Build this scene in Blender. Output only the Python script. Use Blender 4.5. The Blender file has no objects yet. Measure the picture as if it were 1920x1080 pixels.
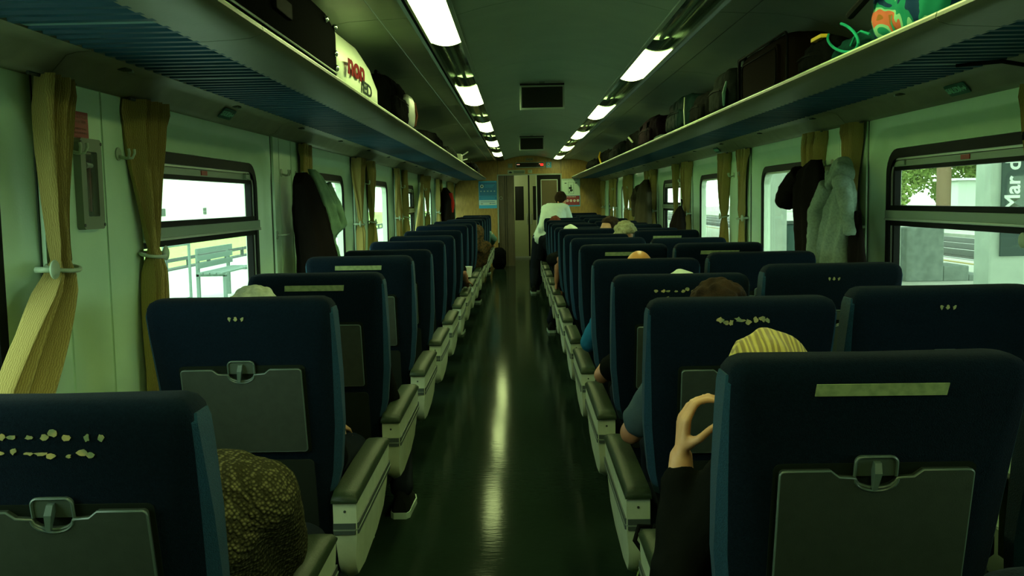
import bpy, bmesh, math, random
from mathutils import Vector, Matrix, Euler
R = random.Random(7)
C = bpy.context.scene.collection
SC = bpy.context.scene
PI = math.pi
CX, CZ = -0.21, 1.45          # camera x and height; y runs along the carriage

# ------------------------------------------------------------------ camera
cam = bpy.data.cameras.new('camera'); cam.sensor_width = 36.0; cam.lens = 36.0 * 1800 / 1920
cam.clip_start = 0.02; cam.clip_end = 400
camo = bpy.data.objects.new('camera', cam); C.objects.link(camo)
camo.matrix_world = Matrix.Translation((CX, 0, CZ)) @ Matrix.Rotation(0.0089, 4, 'Z') @ \
    Matrix.Rotation(PI / 2 - 0.0909, 4, 'X') @ Matrix.Rotation(-0.018, 4, 'Z')
SC.camera = camo
# ------------------------------------------------------------------ world, exposure
SKY = 6.5
FZ = 0.12            # floor level
LAMP = 21.0
W = bpy.data.worlds.new('overcast_sky'); SC.world = W; W.use_nodes = True
_n = W.node_tree.nodes; _l = W.node_tree.links; _n.clear()
_o = _n.new('ShaderNodeOutputWorld'); _b = _n.new('ShaderNodeBackground')
_tc = _n.new('ShaderNodeTexCoord'); _sx = _n.new('ShaderNodeSeparateXYZ'); _cr = _n.new('ShaderNodeValToRGB')
_cr.color_ramp.elements[0].position = 0.0; _cr.color_ramp.elements[0].color = (0.70, 1.0, 0.76, 1)
_cr.color_ramp.elements[1].position = 0.8; _cr.color_ramp.elements[1].color = (0.68, 0.95, 0.82, 1)
_l.new(_tc.outputs['Generated'], _sx.inputs[0]); _l.new(_sx.outputs['Z'], _cr.inputs[0])
_l.new(_cr.outputs[0], _b.inputs[0]); _b.inputs[1].default_value = SKY
_l.new(_b.outputs[0], _o.inputs[0])
SC.view_settings.view_transform = 'Standard'; SC.view_settings.look = 'None'
SC.view_settings.exposure = 0.0; SC.view_settings.gamma = 1.0
SC.view_settings.use_curve_mapping = False
SC.cycles.max_bounces = 8; SC.cycles.diffuse_bounces = 4; SC.cycles.glossy_bounces = 3
SC.cycles.transparent_max_bounces = 16; SC.cycles.transmission_bounces = 4
SC.cycles.caustics_reflective = False; SC.cycles.caustics_refractive = False
SC.cycles.use_denoising = True
SC.cycles.sample_clamp_indirect = 6.0

# ------------------------------------------------------------------ materials
MATS = {}
def mat(name, col, rough=0.6, col2=None, nscale=30, bump=0.0, bscale=None, metal=0.0, spec=0.5, emit=None, es=0.0,
        stretch=(1, 1, 1), sheen=0.0, wave=None, lo=0.35, hi=0.65, coat=0.0, alpha=None):
    if name in MATS: return MATS[name]
    m = bpy.data.materials.new(name); m.use_nodes = True; MATS[name] = m
    nt = m.node_tree; N = nt.nodes; L = nt.links; p = N['Principled BSDF']
    p.inputs['Roughness'].default_value = rough; p.inputs['Metallic'].default_value = metal
    p.inputs['Specular IOR Level'].default_value = 0.02 if (rough >= 0.6 and spec == 0.5) else spec
    p.inputs['Base Color'].default_value = (*col, 1)
    if sheen: p.inputs['Sheen Weight'].default_value = sheen; p.inputs['Sheen Roughness'].default_value = 0.5
    if coat: p.inputs['Coat Weight'].default_value = coat
    if alpha is not None: p.inputs['Alpha'].default_value = alpha
    if emit: p.inputs['Emission Color'].default_value = (*emit, 1); p.inputs['Emission Strength'].default_value = es
    tc = N.new('ShaderNodeTexCoord'); mp = N.new('ShaderNodeMapping'); mp.inputs['Scale'].default_value = stretch
    L.new(tc.outputs['Object'], mp.inputs[0])
    if col2 is not None:
        if wave:
            t = N.new('ShaderNodeTexWave'); t.inputs['Scale'].default_value = nscale; t.inputs['Distortion'].default_value = wave
            t.inputs['Detail'].default_value = 3
            out = t.outputs['Fac']
        else:
            t = N.new('ShaderNodeTexNoise'); t.inputs['Scale'].default_value = nscale; t.inputs['Detail'].default_value = 5
            out = t.outputs['Fac']
        L.new(mp.outputs[0], t.inputs['Vector'])
        r = N.new('ShaderNodeValToRGB'); r.color_ramp.elements[0].position = lo; r.color_ramp.elements[1].position = hi
        r.color_ramp.elements[0].color = (*col, 1); r.color_ramp.elements[1].color = (*col2, 1)
        L.new(out, r.inputs[0]); L.new(r.outputs[0], p.inputs['Base Color'])
    if bump:
        t2 = N.new('ShaderNodeTexNoise'); t2.inputs['Scale'].default_value = bscale or nscale * 4; t2.inputs['Detail'].default_value = 4
        L.new(mp.outputs[0], t2.inputs['Vector'])
        bp = N.new('ShaderNodeBump'); bp.inputs['Strength'].default_value = bump; bp.inputs['Distance'].default_value = 0.004
        L.new(t2.outputs['Fac'], bp.inputs['Height']); L.new(bp.outputs[0], p.inputs['Normal'])
    return m

def glass_mat(name, tint=(0.93, 0.97, 0.93), rough=0.02, gloss=0.10, haze=0.055):
    if name in MATS: return MATS[name]
    m = bpy.data.materials.new(name); m.use_nodes = True; MATS[name] = m
    nt = m.node_tree; N = nt.nodes; L = nt.links; N.clear()
    o = N.new('ShaderNodeOutputMaterial'); tr = N.new('ShaderNodeBsdfTransparent'); gl = N.new('ShaderNodeBsdfGlossy')
    df = N.new('ShaderNodeBsdfDiffuse'); m1 = N.new('ShaderNodeMixShader'); m2 = N.new('ShaderNodeMixShader')
    tr.inputs[0].default_value = (*tint, 1); gl.inputs['Roughness'].default_value = rough
    df.inputs[0].default_value = (0.5, 0.55, 0.5, 1)
    lw = N.new('ShaderNodeLayerWeight'); lw.inputs['Blend'].default_value = 0.5
    pw = N.new('ShaderNodeMath'); pw.operation = 'POWER'; pw.inputs[1].default_value = 4.0
    L.new(lw.outputs['Facing'], pw.inputs[0])
    fr = N.new('ShaderNodeMath'); fr.operation = 'MULTIPLY_ADD'; fr.inputs[1].default_value = 0.30; fr.inputs[2].default_value = gloss * 0.3
    L.new(pw.outputs[0], fr.inputs[0])
    m1.inputs[0].default_value = haze
    L.new(tr.outputs[0], m1.inputs[1]); L.new(df.outputs[0], m1.inputs[2])
    L.new(fr.outputs[0], m2.inputs[0]); L.new(m1.outputs[0], m2.inputs[1]); L.new(gl.outputs[0], m2.inputs[2])
    L.new(m2.outputs[0], o.inputs[0])
    return m

# ------------------------------------------------------------------ geometry builder
class G:
    def __init__(s): s.v = []; s.f = []
    def add(s, vs, fs):
        n = len(s.v); s.v += [tuple(v) for v in vs]; s.f += [tuple(i + n for i in f) for f in fs]; return s
    def box(s, x0, x1, y0, y1, z0, z1, b=0.0):
        if b <= 0:
            return s.add([(x0,y0,z0),(x1,y0,z0),(x1,y1,z0),(x0,y1,z0),(x0,y0,z1),(x1,y0,z1),(x1,y1,z1),(x0,y1,z1)],
                [(0,3,2,1),(4,5,6,7),(0,1,5,4),(1,2,6,5),(2,3,7,6),(3,0,4,7)])
        bm = bmesh.new(); bmesh.ops.create_cube(bm, size=1)
        for v in bm.verts: v.co = Vector(((x0+x1)/2+v.co.x*(x1-x0), (y0+y1)/2+v.co.y*(y1-y0), (z0+z1)/2+v.co.z*(z1-z0)))
        bmesh.ops.bevel(bm, geom=list(bm.edges), offset=b, segments=2, affect='EDGES', profile=0.6)
        return s.frombm(bm)
    def frombm(s, bm):
        bm.verts.index_update(); s.add([v.co[:] for v in bm.verts], [[v.index for v in f.verts] for f in bm.faces]); bm.free(); return s
    def loft(s, rings, cap=True, closed=True):
        n = len(rings[0]); vs = [p for r in rings for p in r]; fs = []
        for i in range(len(rings) - 1):
            for j in range(n if closed else n - 1):
                k = (j + 1) % n; fs.append((i*n+j, i*n+k, (i+1)*n+k, (i+1)*n+j))
        if cap and closed: fs.append(tuple(range(n))[::-1]); fs.append(tuple((len(rings)-1)*n + j for j in range(n)))
        return s.add(vs, fs)
    def prism(s, poly, fn, h0, h1):      # poly of (a,b); fn(a,b,h)->xyz
        return s.loft([[fn(a, b, h0) for a, b in poly], [fn(a, b, h1) for a, b in poly]])
    def extr_y(s, poly, y0, y1):        # poly (x,z)
        return s.prism(poly, lambda a, b, h: (a, h, b), y0, y1)
    def tube(s, pts, r, n=8, cap=True):
        pts = [Vector(p) for p in pts]; rs = r if isinstance(r, (list, tuple)) else [r] * len(pts)
        rings = []; up = None
        for i, p in enumerate(pts):
            t = (pts[min(i+1, len(pts)-1)] - pts[max(i-1, 0)]).normalized()
            if up is None:
                up = Vector((0, 0, 1)) if abs(t.z) < 0.9 else Vector((1, 0, 0))
            a = t.cross(up).normalized(); b = a.cross(t).normalized(); up = b
            rings.append([p + (a*math.cos(q) + b*math.sin(q)) * rs[i] for q in [2*PI*k/n for k in range(n)]])
        return s.loft(rings, cap)
    def ell(s, c, r, rot=None, n=16, m=10, fn=None):
        c = Vector(c); vs = []; fs = []
        Mx = rot.to_matrix() if rot else Matrix.Identity(3)
        for i in range(1, m):
            th = PI * i / m
            for j in range(n):
                ph = 2*PI*j/n; d = Vector((math.sin(th)*math.cos(ph), math.sin(th)*math.sin(ph), math.cos(th)))
                k = fn(d) if fn else 1.0
                vs.append(c + Mx @ Vector((d.x*r[0]*k, d.y*r[1]*k, d.z*r[2]*k)))
        top = len(vs); vs.append(c + Mx @ Vector((0, 0, r[2]*(fn(Vector((0,0,1))) if fn else 1))))
        bot = len(vs); vs.append(c - Mx @ Vector((0, 0, r[2]*(fn(Vector((0,0,-1))) if fn else 1))))
        for i in range(m - 2):
            for j in range(n): k = (j+1) % n; fs.append((i*n+j, (i+1)*n+j, (i+1)*n+k, i*n+k))
        for j in range(n): k = (j+1) % n; fs.append((top, j, k)); fs.append((bot, (m-2)*n+k, (m-2)*n+j))
        return s.add(vs, fs)
    def cap(s, a, b, ra, rb, n=12):     # tapered capsule
        a = Vector(a); b = Vector(b); t = (b - a)
        L = t.length; t = t.normalized() if L > 1e-6 else Vector((0,0,1))
        up = Vector((0,0,1)) if abs(t.z) < 0.9 else Vector((1,0,0)); u = t.cross(up).normalized(); w = u.cross(t)
        rings = []
        for q in (-80, -50, -20): rings.append((a + t*ra*math.sin(math.radians(q)), ra*math.cos(math.radians(q))))
        for q in (20, 50, 80): rings.append((b + t*rb*math.sin(math.radians(q)), rb*math.cos(math.radians(q))))
        return s.loft([[c + (u*math.cos(2*PI*k/n) + w*math.sin(2*PI*k/n))*r for k in range(n)] for c, r in rings])
    def xf(s, M):
        s.v = [tuple(M @ Vector(v)) for v in s.v]; return s
    def mesh(s, name):
        me = bpy.data.meshes.new(name); me.from_pydata(s.v, [], s.f); me.validate()
        bm = bmesh.new(); bm.from_mesh(me); bmesh.ops.recalc_face_normals(bm, faces=list(bm.faces)); bm.to_mesh(me); bm.free()
        return me
    def build(s, name, m, parent=None, smooth=False, ang=40, label=None, kind=None, loc=None):
        me = s.mesh(name)
        if m: me.materials.append(m)
        if smooth:
            for p in me.polygons: p.use_smooth = True
            me.set_sharp_from_angle(angle=math.radians(ang))
        return link(name, me, parent, label, kind, loc)

def link(name, me, parent=None, label=None, kind=None, loc=None):
    o = bpy.data.objects.new(name, me); C.objects.link(o)
    if loc: o.location = loc
    if parent: o.parent = parent
    if label: o['label'] = label
    if kind: o['kind'] = kind
    return o
def tag(o, label, cat, group=None, kind=None):
    o['label'] = label; o['category'] = cat
    if group: o['group'] = group
    if kind: o['kind'] = kind
    return o
def thing(name, label, cat, loc=(0, 0, 0), group=None, rz=0.0):
    o = bpy.data.objects.new(name, None); C.objects.link(o); o.location = loc; o.rotation_euler = (0, 0, rz)
    o.empty_display_size = 0.1
    return tag(o, label, cat, group)
def struct(o): o['kind'] = 'structure'; return o
def copy_tree(o, parent=None):
    c = o.copy(); C.objects.link(c); c.parent = parent
    for ch in list(o.children): copy_tree(ch, c)
    return c
def setlabel(o, label, group=None):
    o['label'] = label
    if group: o['group'] = group
    return o
def rrect(w, h, r, n=5, cx=0, cz=0):
    pts = []
    for (sx, sz, a0) in ((1, 1, 0), (-1, 1, 90), (-1, -1, 180), (1, -1, 270)):
        for k in range(n + 1):
            a = math.radians(a0 + 90*k/n)
            pts.append((cx + sx*(w/2-r) + r*math.cos(a), cz + sz*(h/2-r) + r*math.sin(a)))
    return pts
def text(txt, mtl, origin, right, up, size, parent, name='lettering', depth=0.0015, align='CENTER', bold=0.0, xs=1.0, shear=0.0):
    cu = bpy.data.curves.new(name, 'FONT'); cu.body = txt; cu.size = size; cu.extrude = depth; cu.align_x = align; cu.align_y = 'CENTER'
    cu.offset = bold; cu.resolution_u = 3; cu.shear = shear
    t = bpy.data.objects.new('t', cu); C.objects.link(t)
    me = bpy.data.meshes.new_from_object(t.evaluated_get(bpy.context.evaluated_depsgraph_get()))
    bpy.data.objects.remove(t); bpy.data.curves.remove(cu)
    r = Vector(right).normalized(); u = Vector(up).normalized(); w = r.cross(u); o = Vector(origin)
    for v in me.vertices: v.co = o + r*v.co.x*xs + u*v.co.y + w*v.co.z
    me.materials.clear(); me.materials.append(mtl); me.name = name
    return link(name, me, parent)
def remesh(g, name, m, parent, vox=0.01, smooth_it=6, subnoise=0.0, nsize=0.03, label=None):
    me = g.mesh(name); o = bpy.data.objects.new(name, me); C.objects.link(o)
    md = o.modifiers.new('r', 'REMESH'); md.mode = 'VOXEL'; md.voxel_size = vox; md.use_smooth_shade = True
    ms = o.modifiers.new('s', 'SMOOTH'); ms.iterations = smooth_it; ms.factor = 0.5
    if subnoise:
        tx = bpy.data.textures.new('n', 'CLOUDS'); tx.noise_scale = nsize
        dd = o.modifiers.new('d', 'DISPLACE'); dd.texture = tx; dd.strength = subnoise; dd.mid_level = 0.5
    dg = bpy.context.evaluated_depsgraph_get()
    me2 = bpy.data.meshes.new_from_object(o.evaluated_get(dg)); bpy.data.objects.remove(o); bpy.data.meshes.remove(me)
    me2.materials.clear(); me2.materials.append(m); me2.name = name
    for p in me2.polygons: p.use_smooth = True
    return link(name, me2, parent, label)

# ------------------------------------------------------------------ palette
cream = mat('cream_panel', (0.52, 0.74, 0.50), 0.38, (0.48, 0.70, 0.47), 6, 0.08, 220)
cream_pl = mat('cream_plastic', (0.47, 0.53, 0.37), 0.4, (0.40, 0.46, 0.31), 14, 0.12, 160)
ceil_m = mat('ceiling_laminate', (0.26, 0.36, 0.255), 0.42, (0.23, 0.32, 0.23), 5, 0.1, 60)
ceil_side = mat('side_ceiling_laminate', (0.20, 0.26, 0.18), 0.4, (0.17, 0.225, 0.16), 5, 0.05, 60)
rail_m = mat('rack_rail_plastic', (0.115, 0.13, 0.08), 0.45, (0.10, 0.115, 0.07), 8, 0.08, 120)
rim_hl = mat('rack_rim_highlight', (0.46, 0.56, 0.37), 0.3)
val_m = mat('valance_laminate', (0.19, 0.20, 0.12), 0.5, (0.15, 0.16, 0.095), 9, 0.1, 90)
blue_sh = mat('blue_corrugated_metal', (0.004, 0.050, 0.085), 0.5, spec=0.15)
pale_strip = mat('pale_shelf_joint', (0.10, 0.22, 0.22), 0.5)
black_rub = mat('black_rubber', (0.004, 0.005, 0.004), 0.5, spec=0.1)
black_gap = mat('dark_gap', (0.010, 0.014, 0.010), 0.8)
seam_m = mat('seam_shadow_gap', (0.06, 0.08, 0.055), 0.8)
alu = mat('aluminium', (0.50, 0.58, 0.48), 0.35, metal=0.6)
silver = mat('grey_enamel', (0.23, 0.31, 0.23), 0.4)
navy = mat('navy_upholstery', (0.0022, 0.0058, 0.0120), 0.9, (0.0035, 0.0095, 0.0175), 180, 0.5, 420, sheen=0.02, spec=0.03)
navy_lit = mat('navy_upholstery_window_lit', (0.006, 0.034, 0.062), 0.9, (0.008, 0.044, 0.078), 180, 0.5, 420, sheen=0.05, spec=0.1)  # same navy fabric, with window light on the flanks mixed into the colour
tray_m = mat('tray_plastic', (0.027, 0.037, 0.028), 0.5, (0.021, 0.030, 0.022), 40, 0.15, 500)
latch_m = mat('latch_plastic', (0.07, 0.105, 0.088), 0.35)
pad_m = mat('olive_vinyl', (0.018, 0.032, 0.014), 0.45, (0.013, 0.024, 0.010), 50, 0.2, 300, spec=0.2)
band_m = mat('grey_trim_band', (0.045, 0.062, 0.055), 0.5)
band2_m = mat('pale_trim_line', (0.16, 0.20, 0.16), 0.5)
tape_m = mat('pale_adhesive_strip', (0.26, 0.32, 0.16), 0.75, (0.17, 0.22, 0.11), 60, lo=0.4, hi=0.7)
flake_m = mat('torn_adhesive_flakes', (0.50, 0.40, 0.16), 0.8, (0.20, 0.26, 0.14), 35)
floor_m = mat('vinyl_floor', (0.009, 0.018, 0.012), 0.10, (0.011, 0.021, 0.014), 30, 0.09, 14, stretch=(1, 5, 1), spec=0.009)
curt_m = mat('ochre_curtain_cloth', (0.36, 0.29, 0.095), 0.9, (0.26, 0.205, 0.065), 60, 0.3, 250, wave=6.0, sheen=0.1)
wood_m = mat('ochre_wood_laminate', (0.30, 0.19, 0.035), 0.4, (0.22, 0.13, 0.025), 30, stretch=(1, 1, 0.3))
dwood_m = mat('dark_wood_laminate', (0.075, 0.058, 0.026), 0.4, (0.05, 0.04, 0.018), 20, stretch=(3, 1, 0.3))
hook_m = mat('pale_hook_plastic', (0.36, 0.46, 0.32), 0.4)
metal_leg = mat('painted_steel', (0.03, 0.038, 0.032), 0.5)
skin_m = mat('warm_skin', (0.62, 0.34, 0.17), 0.5, (0.54, 0.27, 0.13), 25, 0.1, 200)
skin2_m = mat('tan_skin', (0.42, 0.19, 0.10), 0.5, (0.36, 0.155, 0.08), 25, 0.1, 200)
glass_m = glass_mat('window_glass')

# ================================================================== THE CARRIAGE SHELL
Y0, Y1 = -1.4, 19.5
VAL = 1.803          # lower edge of the valance
fl = struct(G().box(-1.62, 1.62, Y0, Y1 + 0.1, -0.06, FZ).build('floor', floor_m))
def winrange():
    L = [(4.92 + 2.45 * k) for k in range(-2, 7)]; Rr = [(4.63 + 2.38 * k) for k in range(-2, 7)]
    return L, Rr
FL, FR = winrange()
WW, WZ0, WZ1 = 1.56, 0.88, 1.652
WINX = 1.555
def ring(w, h, r, yc, zc, x, n=6):
    return [(x, yc + a, zc + b) for a, b in rrect(w, h, r, n)]
def outer_ring(ya, yb, z0, z1, x, n=6):
    cs = [(yb, z1), (ya, z1), (ya, z0), (yb, z0)]; out = []
    # matches rrect order: (+,+),(-,+),(-,-),(+,-)
    mids = {0: ((yb, (z0+z1)/2), ((ya+yb)/2, z1)), 1: (((ya+yb)/2, z1), (ya, (z0+z1)/2)),
            2: ((ya, (z0+z1)/2), ((ya+yb)/2, z0)), 3: (((ya+yb)/2, z0), (yb, (z0+z1)/2))}
    for c in range(4):
        a, b = mids[c]; m = cs[c]
        for k in range(n + 1):
            t = k / n
            if t < 0.5: q = t*2; q = q*0.5+0.5 if k else 0.5; p = (a[0]+(m[0]-a[0])*q, a[1]+(m[1]-a[1])*q)
            else: q = (t-0.5)*2*0.5; p = (m[0]+(b[0]-m[0])*q, m[1]+(b[1]-m[1])*q)
            out.append((x, p[0], p[1]))
    return out
def wall(sgn, fars, name):
    g = G(); segs = []
    prev = Y0
    for i, f in enumerate(fars):
        if f < 0.5: continue
        nr = f - WW; end = f + 0.435 if i < len(fars) - 1 else Y1
        if f == fars[-1]: end = Y1
        yc = (nr + f) / 2; zc = (WZ0 + WZ1) / 2; w = WW; h = WZ1 - WZ0
        rings = [outer_ring(prev, end, 0, VAL + 0.02, sgn*1.50), ring(w+0.215, h+0.215, 0.20, yc, zc, sgn*1.4985),
                 ring(w+0.18, h+0.18, 0.19, yc, zc, sgn*1.506), ring(w+0.13, h+0.13, 0.17, yc, zc, sgn*1.528), ring(w+0.07, h+0.07, 0.145, yc, zc, sgn*1.545), ring(w+0.015, h+0.015, 0.12, yc, zc, sgn*1.552),
                 ring(w, h, 0.115, yc, zc, sgn*1.60)]
        g.loft(rings, cap=False); segs.append((nr, f)); prev = end
    # upper wall over the rack
    g.box(sgn*1.50, sgn*1.56, Y0, Y1, VAL + 0.02, 2.25)
    o = g.build(name, cream, smooth=True, ang=28); struct(o)
    return o, segs
wl, segL = wall(-1, FL, 'wall_left')
wr, segR = wall(1, FR, 'wall_right')
# proud pillar panels between the windows, dark joints between them
def pillar(wo, sgn, far):
    for a, b in ((far + 0.105, far + 0.225), (far + 0.231, far + 0.495), (far + 0.501, far + 0.775)):
        if b > Y1: continue
        g = G().box(sgn*1.497, sgn*1.501, a - 0.006, b + 0.006, 0.02, VAL)
        g2 = G().box(sgn*1.488, sgn*1.50, a, b, 0.02, VAL, 0.003)
        g2.build('panel', cream, wo)
        g.build('joint', seam_m, wo)
for f in FL[1:]: pillar(wl, -1, f)
for f in FR[1:]: pillar(wr, 1, f)
for sgn, wo in ((-1, wl), (1, wr)):
    G().box(sgn*1.42, sgn*1.50, Y0, Y1, 0.0, 0.30, 0.01).build('heater_casing', silver, wo)

# windows
red_m = mat('red_sticker', (0.30, 0.03, 0.02), 0.5)
txt_pale = mat('pale_print', (0.42, 0.45, 0.36), 0.6)
sign_w = mat('white_print', (0.75, 0.80, 0.70), 0.5)
def window(sgn, nr, fr, idx, transom):
    yc = (nr + fr) / 2; zc = (WZ0 + WZ1) / 2; w = fr - nr; h = WZ1 - WZ0
    root = bpy.data.objects.new('window_%d' % idx, None); C.objects.link(root); root['kind'] = 'structure'
    def frame(w1, h1, r1, w2, h2, r2, x0, x1, m, nm, dz=0):
        rs = [ring(w1, h1, r1, yc, zc + dz, x1), ring(w1, h1, r1, yc, zc + dz, x0), ring(w2, h2, r2, yc, zc + dz, x0), ring(w2, h2, r2, yc, zc + dz, x1)]
        g = G().loft(rs, cap=False); n = len(rs[0])
        g.f += [(3*n+j, 3*n+(j+1) % n, (j+1) % n, j) for j in range(n)]
        return g.build(nm, m, root, True, 30)
    X = sgn
    frame(w + 0.01, h + 0.01, 0.12, w - 0.075, h - 0.075, 0.085, X*1.548, X*1.60, black_rub, 'frame')
    frame(w - 0.075, h - 0.075, 0.085, w - 0.10, h - 0.10, 0.075, X*1.556, X*1.60, alu, 'inner_frame')
    a, b = nr + 0.05, fr - 0.05
    if transom:
        G().box(X*1.556, X*1.59, a, b, 1.575, 1.605).build('header_strip', silver, root)
        zt = 1.578
        for z0, z1, m, nm, xx in ((1.372, 1.395, black_rub, 'gasket', 1.55), (1.335, 1.372, silver, 'transom_bar', 1.535), (1.325, 1.335, alu, 'transom_lip', 1.53), (1.300, 1.325, black_rub, 'gasket', 1.552)):
            G().box(X*xx, X*1.59, a - 0.03, b + 0.03, z0, z1, 0.002).build(nm, m, root)
        G().box(X*1.56, X*1.59, a, b, 1.557, 1.575).build('gasket', black_rub, root)
        for yy in (a + 0.0, b - 0.022):
            G().box(X*1.56, X*1.59, yy, yy + 0.022, 0.93, 1.575).build('gasket', black_rub, root)
        G().box(X*1.552, X*1.56, yc - 0.055, yc + 0.02, 1.580, 1.600).build('warning_sticker', red_m, root, label='small red notice sticker on the window header')
        for yy in (a + 0.10, b - 0.16):
            G().box(X*1.545, X*1.57, yy, yy + 0.07, 1.578, 1.602, 0.004).build('window_catch', silver, root)
    else:
        G().box(X*1.56, X*1.59, a, a + 0.012, 0.93, 1.60).build('gasket', black_rub, root)
    G().box(X*1.582, X*1.586, nr + 0.03, fr - 0.03, 0.91, 1.62).build('glass', glass_m, root)
    return root
idx = 1
for sgn, segs in ((-1, segL), (1, segR)):
    for k, (a, b) in enumerate(segs):
        window(sgn, a, b, idx, (k - 1) % 3 == 0); idx += 1

# ceiling -----------------------------------------------------------
ZL = 2.26
def ceil_prof():
    P = []
    for k in range(13):
        t = -1 + 2 * k / 12; P.append((0.475 * t, 2.345 - 0.075 * t * t))
    return P
cb = struct(G().extr_y([(-1.56, 2.55), (1.56, 2.55), (1.56, 2.50), (-1.56, 2.50)], Y0, Y1).build('ceiling', ceil_m))
y = Y0; seam = [-1.5 + 1.95 * k + 0.0 for k in range(0, 12)]
seam = [Y0] + [0.44 + 1.95 * k for k in range(10)] + [Y1]
for a, b in zip(seam[:-1], seam[1:]):
    P = ceil_prof(); poly = P + [(x, z + 0.012) for x, z in P[::-1]]
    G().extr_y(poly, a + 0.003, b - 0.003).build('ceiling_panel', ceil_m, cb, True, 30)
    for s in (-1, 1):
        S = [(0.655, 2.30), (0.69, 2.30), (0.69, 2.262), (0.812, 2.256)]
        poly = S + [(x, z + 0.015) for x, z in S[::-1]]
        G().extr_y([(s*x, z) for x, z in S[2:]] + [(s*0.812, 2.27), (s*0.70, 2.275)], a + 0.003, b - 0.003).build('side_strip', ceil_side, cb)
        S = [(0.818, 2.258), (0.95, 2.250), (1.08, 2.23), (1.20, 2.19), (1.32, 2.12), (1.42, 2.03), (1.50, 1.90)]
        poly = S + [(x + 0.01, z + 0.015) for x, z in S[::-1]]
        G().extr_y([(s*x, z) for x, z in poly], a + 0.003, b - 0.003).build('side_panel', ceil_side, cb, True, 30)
for s in (-1, 1):
    G().extr_y([(s*0.645, 2.31), (s*0.70, 2.31), (s*0.70, 2.32), (s*0.645, 2.32)], Y0, Y1).build('air_slot', black_gap, cb)
    G().extr_y([(s*0.81, 2.275), (s*0.82, 2.275), (s*0.82, 2.29), (s*0.81, 2.29)], Y0, Y1).build('dark_joint', black_gap, cb)
    G().extr_y([(s*0.474, 2.262), (s*0.492, 2.258), (s*0.492, 2.30), (s*0.474, 2.30)], Y0, Y1).build('inner_rim', silver, cb)
    G().extr_y([(s*0.644, 2.256), (s*0.656, 2.256), (s*0.656, 2.31), (s*0.644, 2.31)], Y0, Y1).build('outer_rim', ceil_side, cb)

# light troughs with clear covers, and the lit diffusers
glow = bpy.data.materials.new('lit_diffuser'); glow.use_nodes = True
_p = glow.node_tree.nodes['Principled BSDF']; _p.inputs['Base Color'].default_value = (0.8, 0.9, 0.8, 1)
_p.inputs['Emission Color'].default_value = (0.80, 1.0, 0.36, 1); _p.inputs['Emission Strength'].default_value = LAMP
refl = mat('trough_reflector', (0.09, 0.12, 0.085), 0.3, (0.045, 0.065, 0.045), 7, stretch=(4, 0.6, 1), metal=0.3, bump=0.2, bscale=9)
tube_m = mat('unlit_tube', (0.5, 0.56, 0.48), 0.3)
cover = glass_mat('clear_cover', (0.66, 0.78, 0.66), 0.06, haze=0.06)
def arcp(s, x0=0.493, x1=0.643, z=2.262, dip=0.018, n=8):
    return [(s*(x0 + (x1-x0)*k/n), z - dip*(1-(2*k/n-1)**2)) for k in range(n+1)]
LYL = [(0.57 + 3.13*k, 1.88 + 3.13*k) for k in range(0, 6)]
LYR = [(2.25 + 3.12*k, 3.52 + 3.12*k) for k in range(-1, 6)]
for s, rng, side in ((-1, LYL, 'left'), (1, LYR, 'right')):
    tr = thing('light_trough', 'long %s ceiling light trough with clear curved plastic covers' % side, 'light fitting', (0, 0, 0), 'ceiling light troughs')
    G().extr_y([(s*0.493, 2.325), (s*0.643, 2.325), (s*0.643, 2.335), (s*0.493, 2.335)], Y0, Y1 - 0.01).build('reflector', refl, tr)
    G().extr_y([(s*0.493, 2.262), (s*0.500, 2.325), (s*0.493, 2.33)], Y0, Y1 - 0.01).build('reflector', refl, tr)
    G().extr_y([(s*0.643, 2.262), (s*0.636, 2.325), (s*0.643, 2.33)], Y0, Y1 - 0.01).build('reflector', refl, tr)
    ys = [Y0] + [v for p in rng for v in p] + [Y1]
    n = 0
    for i in range(0, len(ys), 2):
        a, b = ys[i], ys[i+1]
        if b - a < 0.1: continue
        P = arcp(s)
        G().extr_y(P + [(x, z + 0.004) for x, z in P[::-1]], a + 0.004, b - 0.004).build('clear_cover', cover, tr, True, 30)
        G().tube([(s*0.568, a + 0.15, 2.300), (s*0.568, b - 0.12, 2.300)], 0.013, 10).build('unlit_tube', tube_m, tr, True)
        for q in (0.3, 0.62):
            yy = a + (b-a)*q
            G().box(s*0.515 if s > 0 else -0.545, s*0.545 if s > 0 else -0.515, yy, yy + 0.28, 2.302, 2.322, 0.006).build('ballast_box', silver, tr)
    for i, (a, b) in enumerate(rng):
        if a < Y0 or b > Y1: continue
        lt = thing('ceiling_light', 'lit white ceiling light panel, number %s from the camera along the %s trough' % (['one','two','three','four','five','six','seven'][i], side), 'light', (s*0.568, (a+b)/2, 2.262), 'lit ceiling light panels')
        P = [(x - s*0.568, z - 2.262) for x, z in arcp(s)]
        G().extr_y(P + [(x, z + 0.006) for x, z in P[::-1]], -(b-a)/2, (b-a)/2).build('diffuser', glow, lt, True, 30)
        for e in (-1, 1):
            P2 = [(x, z - 0.001) for x, z in P]
            G().extr_y(P2 + [(x, z + 0.068) for x, z in P[::-1]], e*(b-a)/2 - 0.004, e*(b-a)/2 + 0.004).build('end_baffle', silver, lt)  # raised to full trough height to block light leaking past the panel

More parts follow.
